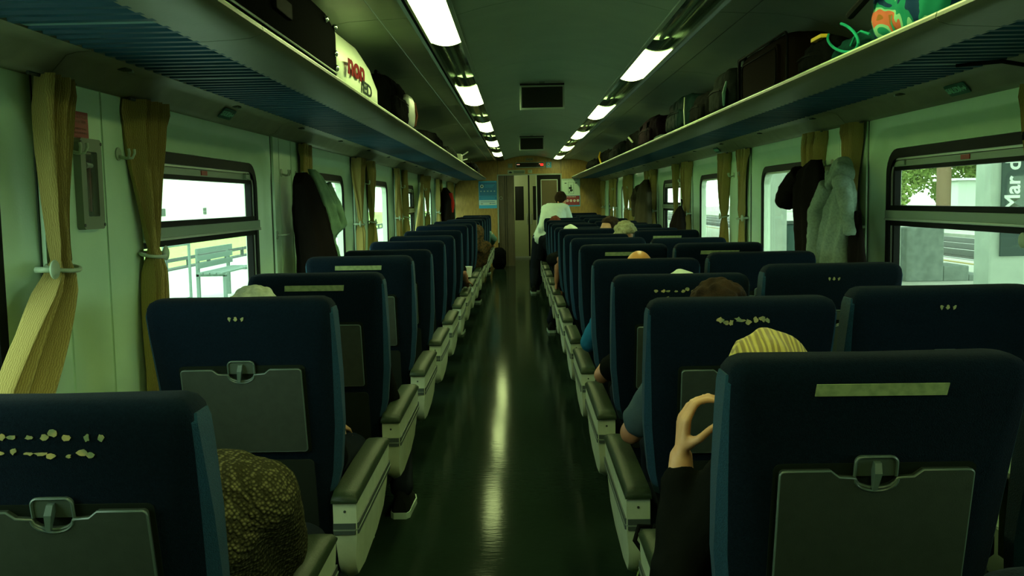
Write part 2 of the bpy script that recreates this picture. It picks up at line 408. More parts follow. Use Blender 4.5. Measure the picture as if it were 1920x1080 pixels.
# racks --------------------------------------------------------------
def rack(s, side):
    rt = thing('luggage_rack', 'overhead luggage rack with blue corrugated base along the %s wall' % side, 'luggage rack')
    prof = [(0.866, 1.909), (0.858, 1.903), (0.857, 1.894), (0.866, 1.883), (0.89, 1.876), (0.93, 1.872), (1.03, 1.868), (1.03, 1.884), (0.90, 1.890), (0.878, 1.905)]
    ys = [Y0] + [0.15 + 2.35*k for k in range(0, 9)] + [Y1 - 0.02]
    for a, b in zip(ys[:-1], ys[1:]):
        G().extr_y([(s*x, z) for x, z in prof], a + 0.0025, b - 0.0025).build('front_rail', rail_m, rt, True, 35)
        G().tube([(s*0.866, a + 0.0025, 1.903), (s*0.866, b - 0.0025, 1.903)], 0.0075, 10).build('rim', rim_hl, rt, True)  # pale colour paints the lit highlight along the rack edge
        G().extr_y([(s*0.875, 1.885), (s*0.868, 1.89), (s*0.90, 1.882)], a - 0.006, b).build('rail_joint', black_gap, rt)
        P = [(1.345, 1.868), (1.385, 1.865), (1.412, 1.858), (1.452, 1.815), (1.475, 1.806), (1.50, 1.803)]
        G().extr_y([(s*x, z) for x, z in P + [(1.50, 1.83), (1.46, 1.845), (1.42, 1.872), (1.345, 1.880)]], a + 0.103, b + 0.097).build('valance', val_m, rt, True, 35)
        yy = a + 0.4
        while yy < b:
            G().box(s*1.375 if s > 0 else -1.400, s*1.400 if s > 0 else -1.375, yy, yy + 0.045, 1.859, 1.868).build('call_button', seam_m, rt)
            G().box(s*1.380 if s > 0 else -1.395, s*1.395 if s > 0 else -1.380, yy + 0.06, yy + 0.075, 1.858, 1.867).build('call_button', silver, rt)
            yy += 1.15
    y = Y0; w = 0.07
    jy = [Y0] + [0.25 + 1.0*k for k in range(0, 20)] + [Y1 - 0.02]
    for a, b in zip(jy[:-1], jy[1:]):
        n = max(1, int(round((b - a - 0.02) / w))); st = (b - a - 0.02) / n
        pr = []
        for i in range(n):
            yb = a + 0.01 + i*st
            pr += [(yb, 1.880), (yb + st*0.15, 1.868), (yb + st*0.5, 1.868), (yb + st*0.65, 1.880)]
        pr.append((a + 0.01 + n*st, 1.880))
        poly = pr + [(q, z + 0.006) for q, z in pr[::-1]]
        G().prism(poly, lambda u, v, h: (h, u, v), s*1.02, s*1.37).build('shelf_panel', blue_sh, rt)
        G().box(s*1.02 if s > 0 else -1.36, s*1.36 if s > 0 else -1.02, b - 0.012, b + 0.012, 1.873, 1.880).build('joint_strip', pale_strip, rt)
        if a > 0:
            G().box(s*1.36 if s > 0 else -1.495, s*1.495 if s > 0 else -1.36, b - 0.02, b + 0.02, 1.885, 1.90).build('bracket', metal_leg, rt)
    G().box(s*0.90 if s > 0 else -1.50, s*1.50 if s > 0 else -0.90, Y0, Y1 - 0.02, 1.888, 1.893).build('shelf_top', metal_leg, rt)
    return rt
rack(-1, 'left'); rack(1, 'right')

# end walls ----------------------------------------------------------
ew = struct(G().box(-1.5, -0.63, Y1, Y1 + 0.06, 0, 1.96).box(0.646, 1.5, Y1, Y1 + 0.06, 0, 1.96).box(-1.5, 1.5, Y1, Y1 + 0.06, 1.96, 2.5).build('wall_end', wood_m))
for x in (-0.63, 0.646):
    G().box(x - 0.004, x + 0.004, Y1 - 0.006, Y1 + 0.002, 0, 2.33).build('joint', dwood_m, ew)
rw = struct(G().box(-1.5, 1.5, Y0 - 0.06, Y0, 0, 2.5).build('wall_rear', wood_m))
ds = bpy.data.objects.new('door_1', None); C.objects.link(ds); ds['kind'] = 'structure'
for a, b, c, d in ((-0.645, -0.625, 0, 1.97), (0.636, 0.656, 0, 1.97), (-0.645, 0.656, 1.955, 1.975)):
    G().box(a, b, Y1 - 0.02, Y1 + 0.05, c, d).build('frame', silver, ds)
# fixed dark wood leaf on the left and the glazed dark leaf on the right
G().box(-0.625, -0.305, Y1 + 0.02, Y1 + 0.05, 0, 1.955).build('wood_leaf', dwood_m, ds, label='dark wooden leaf beside the doorway')
for xx in (-0.50, -0.46): G().box(xx, xx + 0.008, Y1 + 0.012, Y1 + 0.02, 0, 1.95).build('groove', black_gap, ds)
G().tube([(-0.575 + 0.03*math.cos(a), Y1 + 0.014, 1.50 + 0.03*math.sin(a)) for a in [2*PI*k/16 for k in range(17)]], 0.004, 6).build('round_emblem', silver, ds)
frm = G()
for a, b, c, d in ((0.155, 0.235, 0, 1.95), (0.575, 0.640, 0, 1.95), (0.235, 0.575, 1.86, 1.95), (0.235, 0.575, 0.0, 0.9)): frm.box(a, b, Y1 + 0.01, Y1 + 0.045, c, d)
frm.build('glazed_leaf', black_rub, ds, label='dark framed leaf with brown glass')
g = G()
for a, b, c, d in ((0.235, 0.247, 0.9, 1.86), (0.563, 0.575, 0.9, 1.86), (0.235, 0.575, 1.848, 1.86), (0.235, 0.575, 0.9, 0.912)): g.box(a, b, Y1 + 0.005, Y1 + 0.02, c, d)
g.build('glazing_bead', alu, ds)
G().box(0.245, 0.565, Y1 + 0.02, Y1 + 0.026, 0.9, 1.86).build('glass', mat('brown_glass', (0.10, 0.075, 0.035), 0.2), ds)
G().box(0.140, 0.155, Y1 + 0.0, Y1 + 0.03, 0, 1.95).build('frame', alu, ds)

# vestibule behind the doorway
vest = mat('vestibule_panel', (0.36, 0.42, 0.20), 0.45)
VY = 22.2
struct(G().box(-0.8, 0.9, Y1 + 0.1, VY + 0.1, -0.06, FZ).build('floor_vestibule', floor_m))
struct(G().box(-0.8, -0.74, Y1 + 0.06, VY, 0, 2.2).box(0.8, 0.86, Y1 + 0.06, VY, 0, 2.2).build('wall_vestibule', dwood_m))
struct(G().box(-0.8, 0.86, Y1 + 0.06, VY + 0.05, 2.2, 2.25).build('ceiling_vestibule', ceil_m))
vd = bpy.data.objects.new('door_2', None); C.objects.link(vd); vd['kind'] = 'structure'
for x0, x1 in ((-0.42, 0.0), (0.037, 0.60)):
    g = G(); wx0, wx1 = (-0.30, -0.10) if x0 < 0 else (0.11, 0.31)
    g.box(x0, wx0, VY, VY + 0.04, 0.06, 2.05).box(wx1, x1, VY, VY + 0.04, 0.06, 2.05).box(wx0, wx1, VY, VY + 0.04, 0.06, 0.99).box(wx0, wx1, VY, VY + 0.04, 1.77, 2.05)
    g.build('door_leaf', vest, vd)
    G().box(wx0, wx1, VY + 0.015, VY + 0.03, 0.99, 1.77).build('pane', mat('dark_door_glass', (0.012, 0.014, 0.008), 0.4, spec=0.1), vd)
    hx = x1 - 0.04 if x0 < 0 else x0 + 0.02
    G().box(hx, hx + 0.02, VY - 0.03, VY - 0.01, 0.9, 1.15, 0.004).build('handle', alu, vd)
G().box(0.0, 0.037, VY + 0.0, VY + 0.05, 0.0, 2.1).build('centre_gap', black_gap, vd)
G().box(-0.8, 0.86, VY + 0.045, VY + 0.09, 0, 2.2).build('door_surround', vest, vd)
G().box(-0.42, 0.6, VY - 0.03, VY, 0, FZ + 0.04).build('threshold', alu, vd)
vl = thing('vestibule_light', 'small round lamp on the vestibule ceiling beyond the doorway', 'light', (-0.10, 20.6, 2.19))
G().tube([(0, 0, 0.01), (0, 0, 0.0), (0, 0, -0.02), (0, 0, -0.03)], [0.11, 0.11, 0.09, 0.05], 20).build('lamp_shade', mat('vestibule_lamp_glass', (0.5, 0.5, 0.4), 0.4, emit=(0.9, 1.0, 0.6), es=3.0), vl, True, 50)
G().tube([(0, 0, 0.01), (0, 0, -0.004)], [0.125, 0.125], 20).build('base', silver, vl)
_ld = bpy.data.lights.new('vestibule_fill', 'POINT'); _ld.energy = 24; _ld.color = (0.88, 1.0, 0.55); _ld.shadow_soft_size = 0.1
v2 = copy_tree(vl); setlabel(v2, 'added fill lamp for the vestibule, out of sight behind the dark wooden leaf'); v2.location = (-0.58, 20.9, 2.19)  # second lamp added out of sight to brighten the vestibule
_lo = bpy.data.objects.new('fill_bulb', _ld); C.objects.link(_lo); _lo.parent = v2; _lo.location = (0, 0, -0.24)

# notices and displays on the end wall ------------------------------
YW = Y1 - 0.004
EX = (1, 0, 0); EZ = (0, 0, 1)
def plate(root, x0, x1, z0, z1, m, nm, y=0.0, t=0.004):
    return G().box(x0, x1, YW - y - t, YW - y, z0, z1).build(nm, m, root)
blue_p = mat('poster_blue', (0.01, 0.14, 0.30), 0.5); blue_l = mat('poster_light_blue', (0.03, 0.33, 0.55), 0.5)
white_p = mat('poster_pale', (0.42, 0.56, 0.48), 0.5); red_p = mat('poster_red', (0.22, 0.02, 0.02), 0.5); ink = mat('dark_print', (0.02, 0.03, 0.025), 0.6)
po = thing('safety_poster', 'blue and white information poster left of the doorway', 'poster')
plate(po, -1.02, -0.655, 1.30, 1.85, blue_l, 'sheet')
plate(po, -1.01, -0.665, 1.55, 1.82, blue_p, 'upper_panel', 0.004, 0.002)
plate(po, -1.01, -0.665, 1.475, 1.54, blue_p, 'caption_band', 0.004, 0.002)
plate(po, -1.015, -0.66, 1.365, 1.465, white_p, 'lower_band', 0.004, 0.002)
def disc(root, x, z, r, m, nm, y=0.006):
    G().tube([(x, YW - y, z), (x, YW - y - 0.002, z)], r, 20).build(nm, m, root)
disc(po, -0.955, 1.745, 0.035, white_p, 'round_badge'); disc(po, -0.955, 1.745, 0.016, ink, 'badge_centre', 0.008)
for i in range(5): disc(po, -0.975 + 0.068*i, 1.645, 0.014, white_p, 'icon'); disc(po, -0.975 + 0.068*i, 1.645, 0.008, blue_p, 'icon_centre', 0.008)
for i, z in enumerate((1.775, 1.752, 1.729)): plate(po, -0.90, -0.69 - 0.02*i, z - 0.005, z + 0.004, blue_l, 'text_line', 0.006, 0.001)
for z in (1.515, 1.495): plate(po, -0.99, -0.69, z - 0.004, z + 0.004, blue_l, 'text_line', 0.006, 0.001)
for z in (1.440, 1.425): plate(po, -0.99, -0.70, z - 0.003, z + 0.003, blue_p, 'text_line', 0.006, 0.001)
plate(po, -0.985, -0.94, 1.390, 1.400, ink, 'logo', 0.006, 0.001); plate(po, -0.80, -0.785, 1.388, 1.408, ink, 'logo', 0.006, 0.001); plate(po, -0.775, -0.69, 1.392, 1.402, blue_p, 'logo', 0.006, 0.001)
pr = thing('plan_poster', 'pale poster with floor plan above a red prohibition panel right of the doorway', 'poster')
plate(pr, 0.657, 1.025, 1.31, 1.865, blue_l, 'sheet')
plate(pr, 0.661, 1.021, 1.53, 1.862, white_p, 'plan_panel', 0.004, 0.002)
plate(pr, 0.667, 1.015, 1.335, 1.523, red_p, 'red_panel', 0.004, 0.002)
text('PLANO DE EVACUACIÓN', ink, (0.84, YW - 0.008, 1.842), EX, EZ, 0.030, pr, xs=0.95)
plate(pr, 0.715, 0.755, 1.770, 1.785, ink, 'arrow_mark', 0.006, 0.001); plate(pr, 0.925, 0.965, 1.770, 1.785, ink, 'arrow_mark', 0.006, 0.001)
g = G()
for a, b, c, d in ((0.785, 0.789, 1.56, 1.80), (0.895, 0.899, 1.56, 1.80), (0.785, 0.899, 1.796, 1.80), (0.785, 0.899, 1.56, 1.564), (0.80, 0.86, 1.66, 1.70), (0.82, 0.88, 1.62, 1.65), (0.835, 0.85, 1.60, 1.74), (0.80, 0.82, 1.59, 1.61)):
    g.box(a, b, YW - 0.008, YW - 0.006, c, d)
g.build('plan_drawing', ink, pr)
text('ESTÁ PROHIBIDO', sign_w, (0.84, YW - 0.008, 1.500), EX, EZ, 0.026, pr)
for i in range(5):
    if i == 0: continue
    disc(pr, 0.70 + 0.07*i, 1.425, 0.024, sign_w, 'icon'); disc(pr, 0.70 + 0.07*i, 1.425, 0.015, red_p, 'icon_centre', 0.008)
    plate(pr, 0.70 + 0.07*i - 0.004, 0.70 + 0.07*i + 0.004, 1.412, 1.44, sign_w, 'icon_figure', 0.010, 0.001)
disc(pr, 0.70, 1.425, 0.024, sign_w, 'icon')
led = thing('led_display', 'black electronic display with red digits above the doorway', 'display')
G().box(-0.264, 0.31, Y1 - 0.05, Y1 - 0.002, 2.10, 2.21, 0.004).build('frame', silver, led)
G().box(-0.252, 0.298, Y1 - 0.054, Y1 - 0.05, 2.112, 2.198).build('screen', mat('black_screen', (0.004, 0.005, 0.004), 0.12), led)
ledred = mat('red_led', (0.3, 0.01, 0.01), 0.5, emit=(1.0, 0.03, 0.02), es=1.6)
ledw = mat('pale_led', (0.3, 0.1, 0.05), 0.5, emit=(1.0, 0.5, 0.3), es=1.2)
for a, b, c, d, m in ((-0.24, -0.215, 2.162, 2.172, ledw), (-0.21, -0.185, 2.162, 2.172, ledw), (0.205, 0.23, 2.170, 2.180, ledw)):
    G().box(a, b, Y1 - 0.056, Y1 - 0.054, c, d).build('led_segment', m, led)
text('83', ledred, (0.262, Y1 - 0.056, 2.155), EX, EZ, 0.060, led, bold=0.004)
def small_sign(label, x0, x1, z0, z1, m, extra=None, name='wall_sign'):
    t = thing(name, label, 'sign'); plate(t, x0, x1, z0, z1, m, 'plate')
    if extra: extra(t)
    return t
pale_s = mat('sign_pale', (0.26, 0.34, 0.22), 0.5)
small_sign('small pale label high above the electronic display', -0.065, 0.09, 2.245, 2.29, mat('sign_dull', (0.20, 0.22, 0.12), 0.5), lambda t: text('COCHE', ink, (0.012, YW - 0.006, 2.268), EX, EZ, 0.04, t))
def e1(t):
    disc(t, 0.395, 2.165, 0.033, white_p, 'round_badge'); plate(t, 0.375, 0.415, 2.158, 2.168, ink, 'badge_mark', 0.009, 0.001); plate(t, 0.36, 0.43, 2.105, 2.115, white_p, 'text_line', 0.005, 0.001)
small_sign('blue square sign with white round badge beside the electronic display', 0.345, 0.455, 2.095, 2.21, blue_l, e1)
def e2(t):
    G().add([(-0.375, YW - 0.007, 2.035), (-0.42, YW - 0.007, 2.005), (-0.36, YW - 0.007, 1.995), (-0.33, YW - 0.007, 2.01)], [(0, 1, 2, 3)]).build('arrow_mark', ink, t)
    for z in (2.035, 2.018, 2.001): plate(t, -0.31, -0.09, z - 0.004, z + 0.004, ink, 'text_line', 0.005, 0.001)
small_sign('long pale sign with dark arrow directly above the door frame', -0.43, -0.08, 1.985, 2.06, pale_s, e2)
small_sign('short pale sign with a T mark above the door frame', -0.02, 0.065, 1.995, 2.06, pale_s, lambda t: text('T', ink, (0.022, YW - 0.006, 2.03), EX, EZ, 0.05, t))
small_sign('grey square plate left of the electronic display', -0.42, -0.33, 2.105, 2.19, mat('sign_grey', (0.15, 0.19, 0.13), 0.5), lambda t: plate(t, -0.395, -0.355, 2.13, 2.165, ceil_side, 'inner_square', 0.004, 0.002))

# hanging screens
def monitor(y, z_top, label):
    t = thing('ceiling_monitor', label, 'screen', (-0.02, y, z_top), 'switched-off screens under the ceiling')
    G().box(-0.17, 0.17, 0, 0.05, -0.185, 0.0, 0.005).build('housing', silver, t)
    G().box(-0.155, 0.155, -0.004, 0.0, -0.168, -0.014).build('screen', mat('black_screen', (0,0,0)), t)
    G().box(-0.168, 0.168, -0.012, 0.06, 0.001, 0.012).build('top_bracket', black_gap, t)
    G().box(-0.02, 0.02, 0.01, 0.05, 0.005, 0.09).build('hanger', silver, t)
    return t
monitor(7.4, 2.318, 'nearer black screen in a grey frame hanging from the ceiling')
monitor(13.4, 2.318, 'farther black screen in a grey frame hanging from the ceiling')

# SALIDA signs on the valance
sal_m = mat('sign_green', (0.010, 0.085, 0.050), 0.5); sal_t = mat('sign_green_text', (0.22, 0.48, 0.33), 0.6)
def salida(s, y, label, arrow_dir):
    t = thing('exit_sign', label, 'sign', (s*1.432, y, 1.8365), 'green exit signs on the valances')
    up = Vector((-s*0.68, 0, 0.73)).normalized()
    right = Vector((0, -s, 0)) if s > 0 else Vector((0, 1, 0))
    nrm = right.cross(up)
    if nrm.z > 0: nrm = -nrm
    pts = rrect(0.165, 0.050, 0.009, 4)
    G().prism(pts, lambda a, b, h: tuple(right*a + up*b + nrm*h), 0.0, 0.004).xf(Matrix.Translation(nrm*0.003)).build('plate', sal_m, t)
    text('SALIDA', sal_t, nrm*0.0085 + right*(-0.016), right, up, 0.034, t, bold=0.0008, xs=1.1)
    g = G(); ax = 0.046
    for P in ([(ax, -0.004), (ax+0.024, -0.004), (ax+0.024, 0.004), (ax, 0.004)], [(ax+0.018, -0.011), (ax+0.030, 0.0), (ax+0.018, 0.011)]):
        g.prism(P, lambda a, b, h: tuple(right*a + up*b + nrm*h), 0.0072, 0.0092)
    g.build('arrow', sal_t, t)
    return t
salida(1, 3.64, 'green SALIDA sign with arrow on the right valance, nearest one', 1)
salida(1, 8.0, 'small green SALIDA sign on the right valance, farther one', 1)
salida(-1, 4.07, 'dark green SALIDA sign on the left valance', 1)

# ================================================================== SEATS
LEAN = 0.20; TOPZ = 1.18
def yr(z): return (TOPZ - z) * LEAN       # rear face of the backrest, seat origin at rear top
NRM = Vector((0, -1, -LEAN)).normalized()   # outward from the rear face
def rp(x, z, off=0.0):
    p = Vector((x, yr(z), z)) + NRM * off; return (p.x, p.y, p.z)
def backrest_g(side):
    g = G(); rings = []
    # (z, half width, thickness, chamfer, front bulge)
    S = [(0.40, 0.205, 0.11, 0.03), (0.56, 0.212, 0.12, 0.035), (0.66, 0.240, 0.125, 0.060), (0.80, 0.255, 0.13, 0.062), (0.95, 0.258, 0.135, 0.048),
         (1.08, 0.258, 0.13, 0.028), (1.135, 0.257, 0.126, 0.022), (1.158, 0.254, 0.120, 0.020), (1.172, 0.246, 0.105, 0.018), (1.180, 0.232, 0.075, 0.015), (1.182, 0.205, 0.04, 0.01)]
    for z, w, t, c in S:
        y0 = yr(z); y1 = y0 + t
        if z > 1.14:                    # round the top over front and back
            k = (0.132 - t) / 2; y0 += k; y1 = y0 + t
        r = min(0.028, t * 0.3)
        rings.append([(-w, y1 - r, z), (-w, y0 + c, z), (-w + c*0.25, y0 + c*0.55, z), (-w + c, y0 + c*0.12, z), (-w + c*1.35, y0, z), (0, y0, z), (w - c*1.35, y0, z), (w - c, y0 + c*0.12, z), (w - c*0.25, y0 + c*0.55, z),
                      (w, y0 + c, z), (w, y1 - r, z), (w - r*0.3, y1 - r*0.3, z), (w - r, y1, z), (0, y1 - 0.012, z), (-w + r, y1, z), (-w + r*0.3, y1 - r*0.3, z)])
    return g.loft(rings)
def lit_flank_g(s):                             # window light painted as a bluer band, slightly proud of the flank
    g = G(); rings = []
    for z, w, t, c in [(0.60, 0.223, 0.125, 0.04), (0.66, 0.240, 0.125, 0.060), (0.80, 0.255, 0.13, 0.062), (0.95, 0.258, 0.135, 0.048), (1.08, 0.258, 0.13, 0.028), (1.135, 0.257, 0.126, 0.022), (1.152, 0.2545, 0.12, 0.030)]:
        y0 = yr(z) + c + 0.004; y1 = yr(z) + t - 0.02
        rings.append([(s*(w - 0.03), y0, z), (s*(w - c*0.3 + 0.003), y0 - c*0.52, z), (s*(w + 0.0035), y0, z), (s*(w + 0.0035), y1 - 0.006, z), (s*(w - 0.01), y1, z)])
    return g.loft(rings)
def tray_poly():
    w, zt, zb = 0.1665, 0.985, 0.742
    P = []
    def arc(cx, cz, r, a0, a1, n=5):
        for k in range(n + 1):
            a = math.radians(a0 + (a1 - a0) * k / n); P.append((cx + r*math.cos(a), cz + r*math.sin(a)))
    arc(w - 0.008, zt - 0.008, 0.008, 0, 90)
    P.append((0.080, zt)); P.append((0.065, zt - 0.012)); P.append((0.036, zt - 0.014))
    for k in range(1, 8):
        a = PI * k / 8; P.append((0.036*math.cos(a), zt - 0.014 - 0.018*math.sin(a)))
    P.append((-0.036, zt - 0.014)); P.append((-0.065, zt - 0.012)); P.append((-0.080, zt))
    arc(-w + 0.008, zt - 0.008, 0.008, 90, 180); arc(-w + 0.008, zb + 0.008, 0.008, 180, 270); arc(w - 0.008, zb + 0.008, 0.008, 270, 360)
    return P
MB = {}
MB['backrest'] = (backrest_g(0), navy, True, 50)
MB['litflankL'] = (lit_flank_g(-1), navy_lit, False, 30)
MB['litflankR'] = (lit_flank_g(1), navy_lit, False, 30)
MB['shadow_border'] = (G().prism(rrect(0.352, 0.262, 0.012, 3, 0, 0.8625), lambda a, b, h: rp(a, b, h), 0.0, 0.0025), black_gap, False, 30)  # dark plate painting the shadow around the folded tray
MB['tray'] = (G().prism(tray_poly(), lambda a, b, h: rp(a, b, h), 0.0, 0.016), tray_m, False, 30)
def edge_tube(poly, off, r):
    return G().tube([rp(a, b, off) for a, b in poly + poly[:1]], r, 6)
MB['tray_edge'] = (edge_tube(tray_poly(), 0.0135, 0.0028), latch_m, True, 60)
_lp = [(0.036, 0.972), (0.036, 0.992)] + [(0.024 + 0.012*math.cos(a), 0.996 + 0.012*math.sin(a)) for a in [PI*k/12 for k in range(0, 7)]] + \
      [(-0.024 + 0.012*math.cos(a), 0.996 + 0.012*math.sin(a)) for a in [PI/2 + PI*k/12 for k in range(0, 7)]] + [(-0.036, 0.992), (-0.036, 0.972)]
MB['latch'] = (G().prism(_lp, lambda a, b, h: rp(a, b, h), 0.0, 0.007), mat('latch_recess', (0.05, 0.07, 0.055), 0.4), False, 30)
MB['latch_rim'] = (G().tube([rp(a, b, 0.008) for a, b in _lp], 0.003, 6).tube([rp(0.037*math.cos(a), 0.970 + 0.022*math.sin(a), 0.015) for a in [-PI*k/12 for k in range(13)]], 0.003, 6), latch_m, True, 60)
MB['knob'] = (G().loft([[rp(-0.006, 1.000, o) for o in (0.006,)] + [rp(0.006, 1.000, 0.006), rp(0.006, 1.000, 0.016), rp(-0.006, 1.000, 0.016)],
                        [rp(-0.008, 0.985, 0.006), rp(0.005, 0.985, 0.006), rp(0.005, 0.985, 0.026), rp(-0.008, 0.985, 0.026)],
                        [rp(-0.009, 0.955, 0.018), rp(-0.001, 0.955, 0.018), rp(-0.001, 0.955, 0.026), rp(-0.009, 0.955, 0.026)]]), latch_m, False, 30)
MB['lower'] = (G().prism(rrect(0.36, 0.22, 0.015, 3, 0, 0.60), lambda a, b, h: rp(a, b, h), 0.0, 0.008), mat('lower_back_panel', (0.014, 0.018, 0.014), 0.6), False, 30)
MB['strip'] = (G().prism([(-0.113, 1.118), (0.110, 1.117), (0.113, 1.138), (-0.111, 1.139)], lambda a, b, h: rp(a, b, h), 0.0005, 0.003), tape_m, False, 30)
def flake_g(seed, n, w=0.22, rows=1):
    r = random.Random(seed); g = G()
    for i in range(n):
        cx = -w/2 + w*(i + 0.5)/n + r.uniform(-.008, .008); cz = 1.122 + r.uniform(-0.006, 0.006)
        if rows == 2 and i % 2: cz -= 0.032
        a0 = r.uniform(0.005, 0.014); b0 = r.uniform(0.003, 0.008)
        P = [(cx + a0*r.uniform(.5, 1.2)*math.cos(2*PI*k/9), cz + b0*r.uniform(.5, 1.3)*math.sin(2*PI*k/9)) for k in range(9)]
        g.prism(P, lambda a, b, h: rp(a, b, h), 0.0003, 0.0022)
    return g
MB['flakes1'] = (flake_g(3, 17, 0.20, 2), flake_m, False, 30)
MB['flakes2'] = (flake_g(5, 11, 0.15), flake_m, False, 30)
MB['flakes3'] = (flake_g(8, 3, 0.05), flake_m, False, 30)
MB['cushion'] = (G().ell((0, 0.45, 0.40), (0.26, 0.29, 0.065), n=24, m=10, fn=lambda d: (abs(d.x)**6 + abs(d.y)**6 + abs(d.z)**6) ** (-1/6)), navy, True, 60)
MB['seat_frame'] = (G().box(-0.22, 0.22, 0.20, 0.68, 0.28, 0.335, 0.01), metal_leg, False, 30)
MB['pedestal'] = (G().box(-0.03, 0.03, 0.30, 0.60, FZ + 0.01, 0.29, 0.008).box(-0.05, 0.05, 0.22, 0.68, FZ, FZ + 0.025, 0.004), metal_leg, False, 30)
# aisle console: local x outward (aisle) = +1 side at x=0..-0.07
def console_g(s, w=0.068):
    g = G(); rings = []
    def pr(y, zt, zb, tp):
        return [(0, y, zt), (s*-w, y, zt), (s*-w, y, (zt+zb)/2 + 0.02), (s*-w*tp, y, zb + 0.02), (s*-w*0.45, y, zb), (s*-0.006, y, zb + 0.012), (0, y, (zt+zb)/2)]
    for y, zb in ((0.095, 0.42), (0.105, 0.385), (0.13, 0.355), (0.25, 0.345), (0.50, 0.36), (0.66, 0.39), (0.745, 0.44), (0.775, 0.49), (0.785, 0.54)):
        zt = 0.592 if y > 0.1 else 0.588
        rings.append(pr(y, zt, zb, 0.85))
    return g.loft(rings)
def band_g(s, z0, z1, o, w=0.068):
    # wraps the near face and the aisle flank
    e = o
    out = [(s*-w*1.0, 0.095 - e), (s*(e-0.010), 0.095 - e), (s*e, 0.105), (s*e, 0.78)]
    inn = [(s*-0.004, 0.78), (s*-0.004, 0.11), (s*-w*1.0, 0.11)]
    P = out + inn
    return G().prism(P, lambda a, b, h: (a, b, h), z0, z1)
def pad_g(s, w=0.072):
    rings = []
    for y, h in ((0.085, 0.010), (0.092, 0.020), (0.12, 0.028), (0.45, 0.032), (0.72, 0.028), (0.775, 0.020), (0.79, 0.008)):
        z = 0.592; rings.append([(s*0.004, y, z), (s*0.004, y, z + h*0.6), (s*-0.006, y, z + h), (s*-w/2, y, z + h*1.08), (s*(-w+0.004), y, z + h), (s*-w, y, z + h*0.6), (s*-w, y, z)])
    return G().loft(rings)
MESH = {}
NM = {'backrest': 'backrest', 'litflankL': 'lit_flank_band', 'litflankR': 'lit_flank_band', 'shadow_border': 'tray_shadow_border', 'tray': 'tray_table', 'tray_edge': 'tray_edge', 'latch': 'latch_plate', 'latch_rim': 'latch_rim',
      'knob': 'latch_knob', 'lower': 'lower_panel', 'strip': 'adhesive_strip', 'flakes1': 'adhesive_remains', 'flakes2': 'adhesive_remains', 'flakes3': 'adhesive_remains', 'cushion': 'seat_cushion',
      'seat_frame': 'seat_frame', 'pedestal': 'pedestal'}
for s, nm in ((1, 'P'), (-1, 'M')):
    MB['console' + nm] = (console_g(s), cream_pl, True, 45); NM['console' + nm] = 'armrest_console'
    MB['band' + nm] = (band_g(s, 0.497, 0.530, 0.004), band_m, False, 30); NM['band' + nm] = 'trim_band'
    MB['line' + nm] = (band_g(s, 0.509, 0.513, 0.0055), band2_m, False, 30); NM['line' + nm] = 'trim_line'
    MB['pad' + nm] = (pad_g(s), pad_m, True, 50); NM['pad' + nm] = 'armrest_pad'
    MB['screw' + nm] = (G().tube([(s*-0.034, 0.0955, 0.565), (s*-0.034, 0.0925, 0.565)], 0.004, 8), metal_leg, False, 30); NM['screw' + nm] = 'screw'
MB['slim_arm'] = (G().box(-0.018, 0.018, 0.16, 0.62, 0.58, 0.612, 0.008).box(-0.012, 0.012, 0.16, 0.22, 0.36, 0.59, 0.003), pad_m, False, 30); NM['slim_arm'] = 'slim_armrest'
for k, (g, m, sm, an) in MB.items():
    me = g.mesh(NM[k]); me.materials.append(m)
    if sm:
        for p in me.polygons: p.use_smooth = True
        me.set_sharp_from_angle(angle=math.radians(an))
    MESH[k] = me
ORD = ['first', 'second', 'third', 'fourth', 'fifth', 'sixth', 'seventh', 'eighth', 'ninth', 'tenth', 'eleventh', 'twelfth', 'thirteenth', 'fourteenth', 'fifteenth', 'sixteenth', 'seventeenth']
def child(k, parent, label=None):
    o = link(NM[k], MESH[k], parent, label); return o
def seat(x, y, dz, label, group, console=None, cx=0.0, extra=None, tilt=0.0, slim=None):
    t = thing('train_seat', label, 'seat', (x, y, 0), group)
    for k in ('backrest', 'shadow_border', 'lower', 'cushion', 'seat_frame', 'pedestal'):
        child(k, t)
    b = [c for c in t.children if c.name.startswith('backrest')][0]
    child('litflankL', b, 'navy flank band painted window-lit blue'); child('litflankR', b, 'navy flank band painted window-lit blue')
    tr = child('tray', t, 'grey folded tray table'); child('tray_edge', tr)
    la = child('latch', t); child('latch_rim', la); child('knob', la)
    if extra: child(extra, t, 'pale adhesive strip' if extra == 'strip' else 'torn yellowish adhesive remains')
    for c in t.children:
        if not c.name.startswith(('seat_cushion', 'seat_frame', 'pedestal')): c.location.z = dz
    if tilt: b.rotation_euler.y = tilt
    if console:
        co = child('console' + console, t, 'cream plastic console'); co.location.x = cx - x
        child('band' + console, co); child('line' + console, co); child('pad' + console, co, 'olive padded top'); child('screw' + console, co)
    if slim is not None:
        a = child('slim_arm', t); a.location.x = slim
    return t
exL = {0: 'flakes1', 1: 'flakes3', 2: 'strip', 3: 'strip', 6: 'flakes3'}
exR = {0: 'strip', 1: 'flakes2', 2: 'flakes1', 4: 'strip', 5: 'strip'}
exW = {1: 'flakes3', 2: 'flakes3', 4: 'strip', 6: 'strip'}
dzL = [-0.06, 0.012, 0.005, 0.012, -0.01, 0.0, 0.0, 0.01, 0.03, 0.02, 0.03, 0.0, 0.01, 0, 0.01, 0, 0.01]
dzR = [-0.008, -0.010, -0.022, -0.024, 0.0, 0.0, -0.01, 0.005, -0.01, 0.0, -0.01, 0, 0.01, 0, 0, 0.01, 0]
dzW = [0.0, 0.012, 0.012, 0.0, 0.0, -0.01, 0.012, 0.0, 0.01, 0, 0, 0.01, 0.0, 0.01, 0, 0, 0.02]
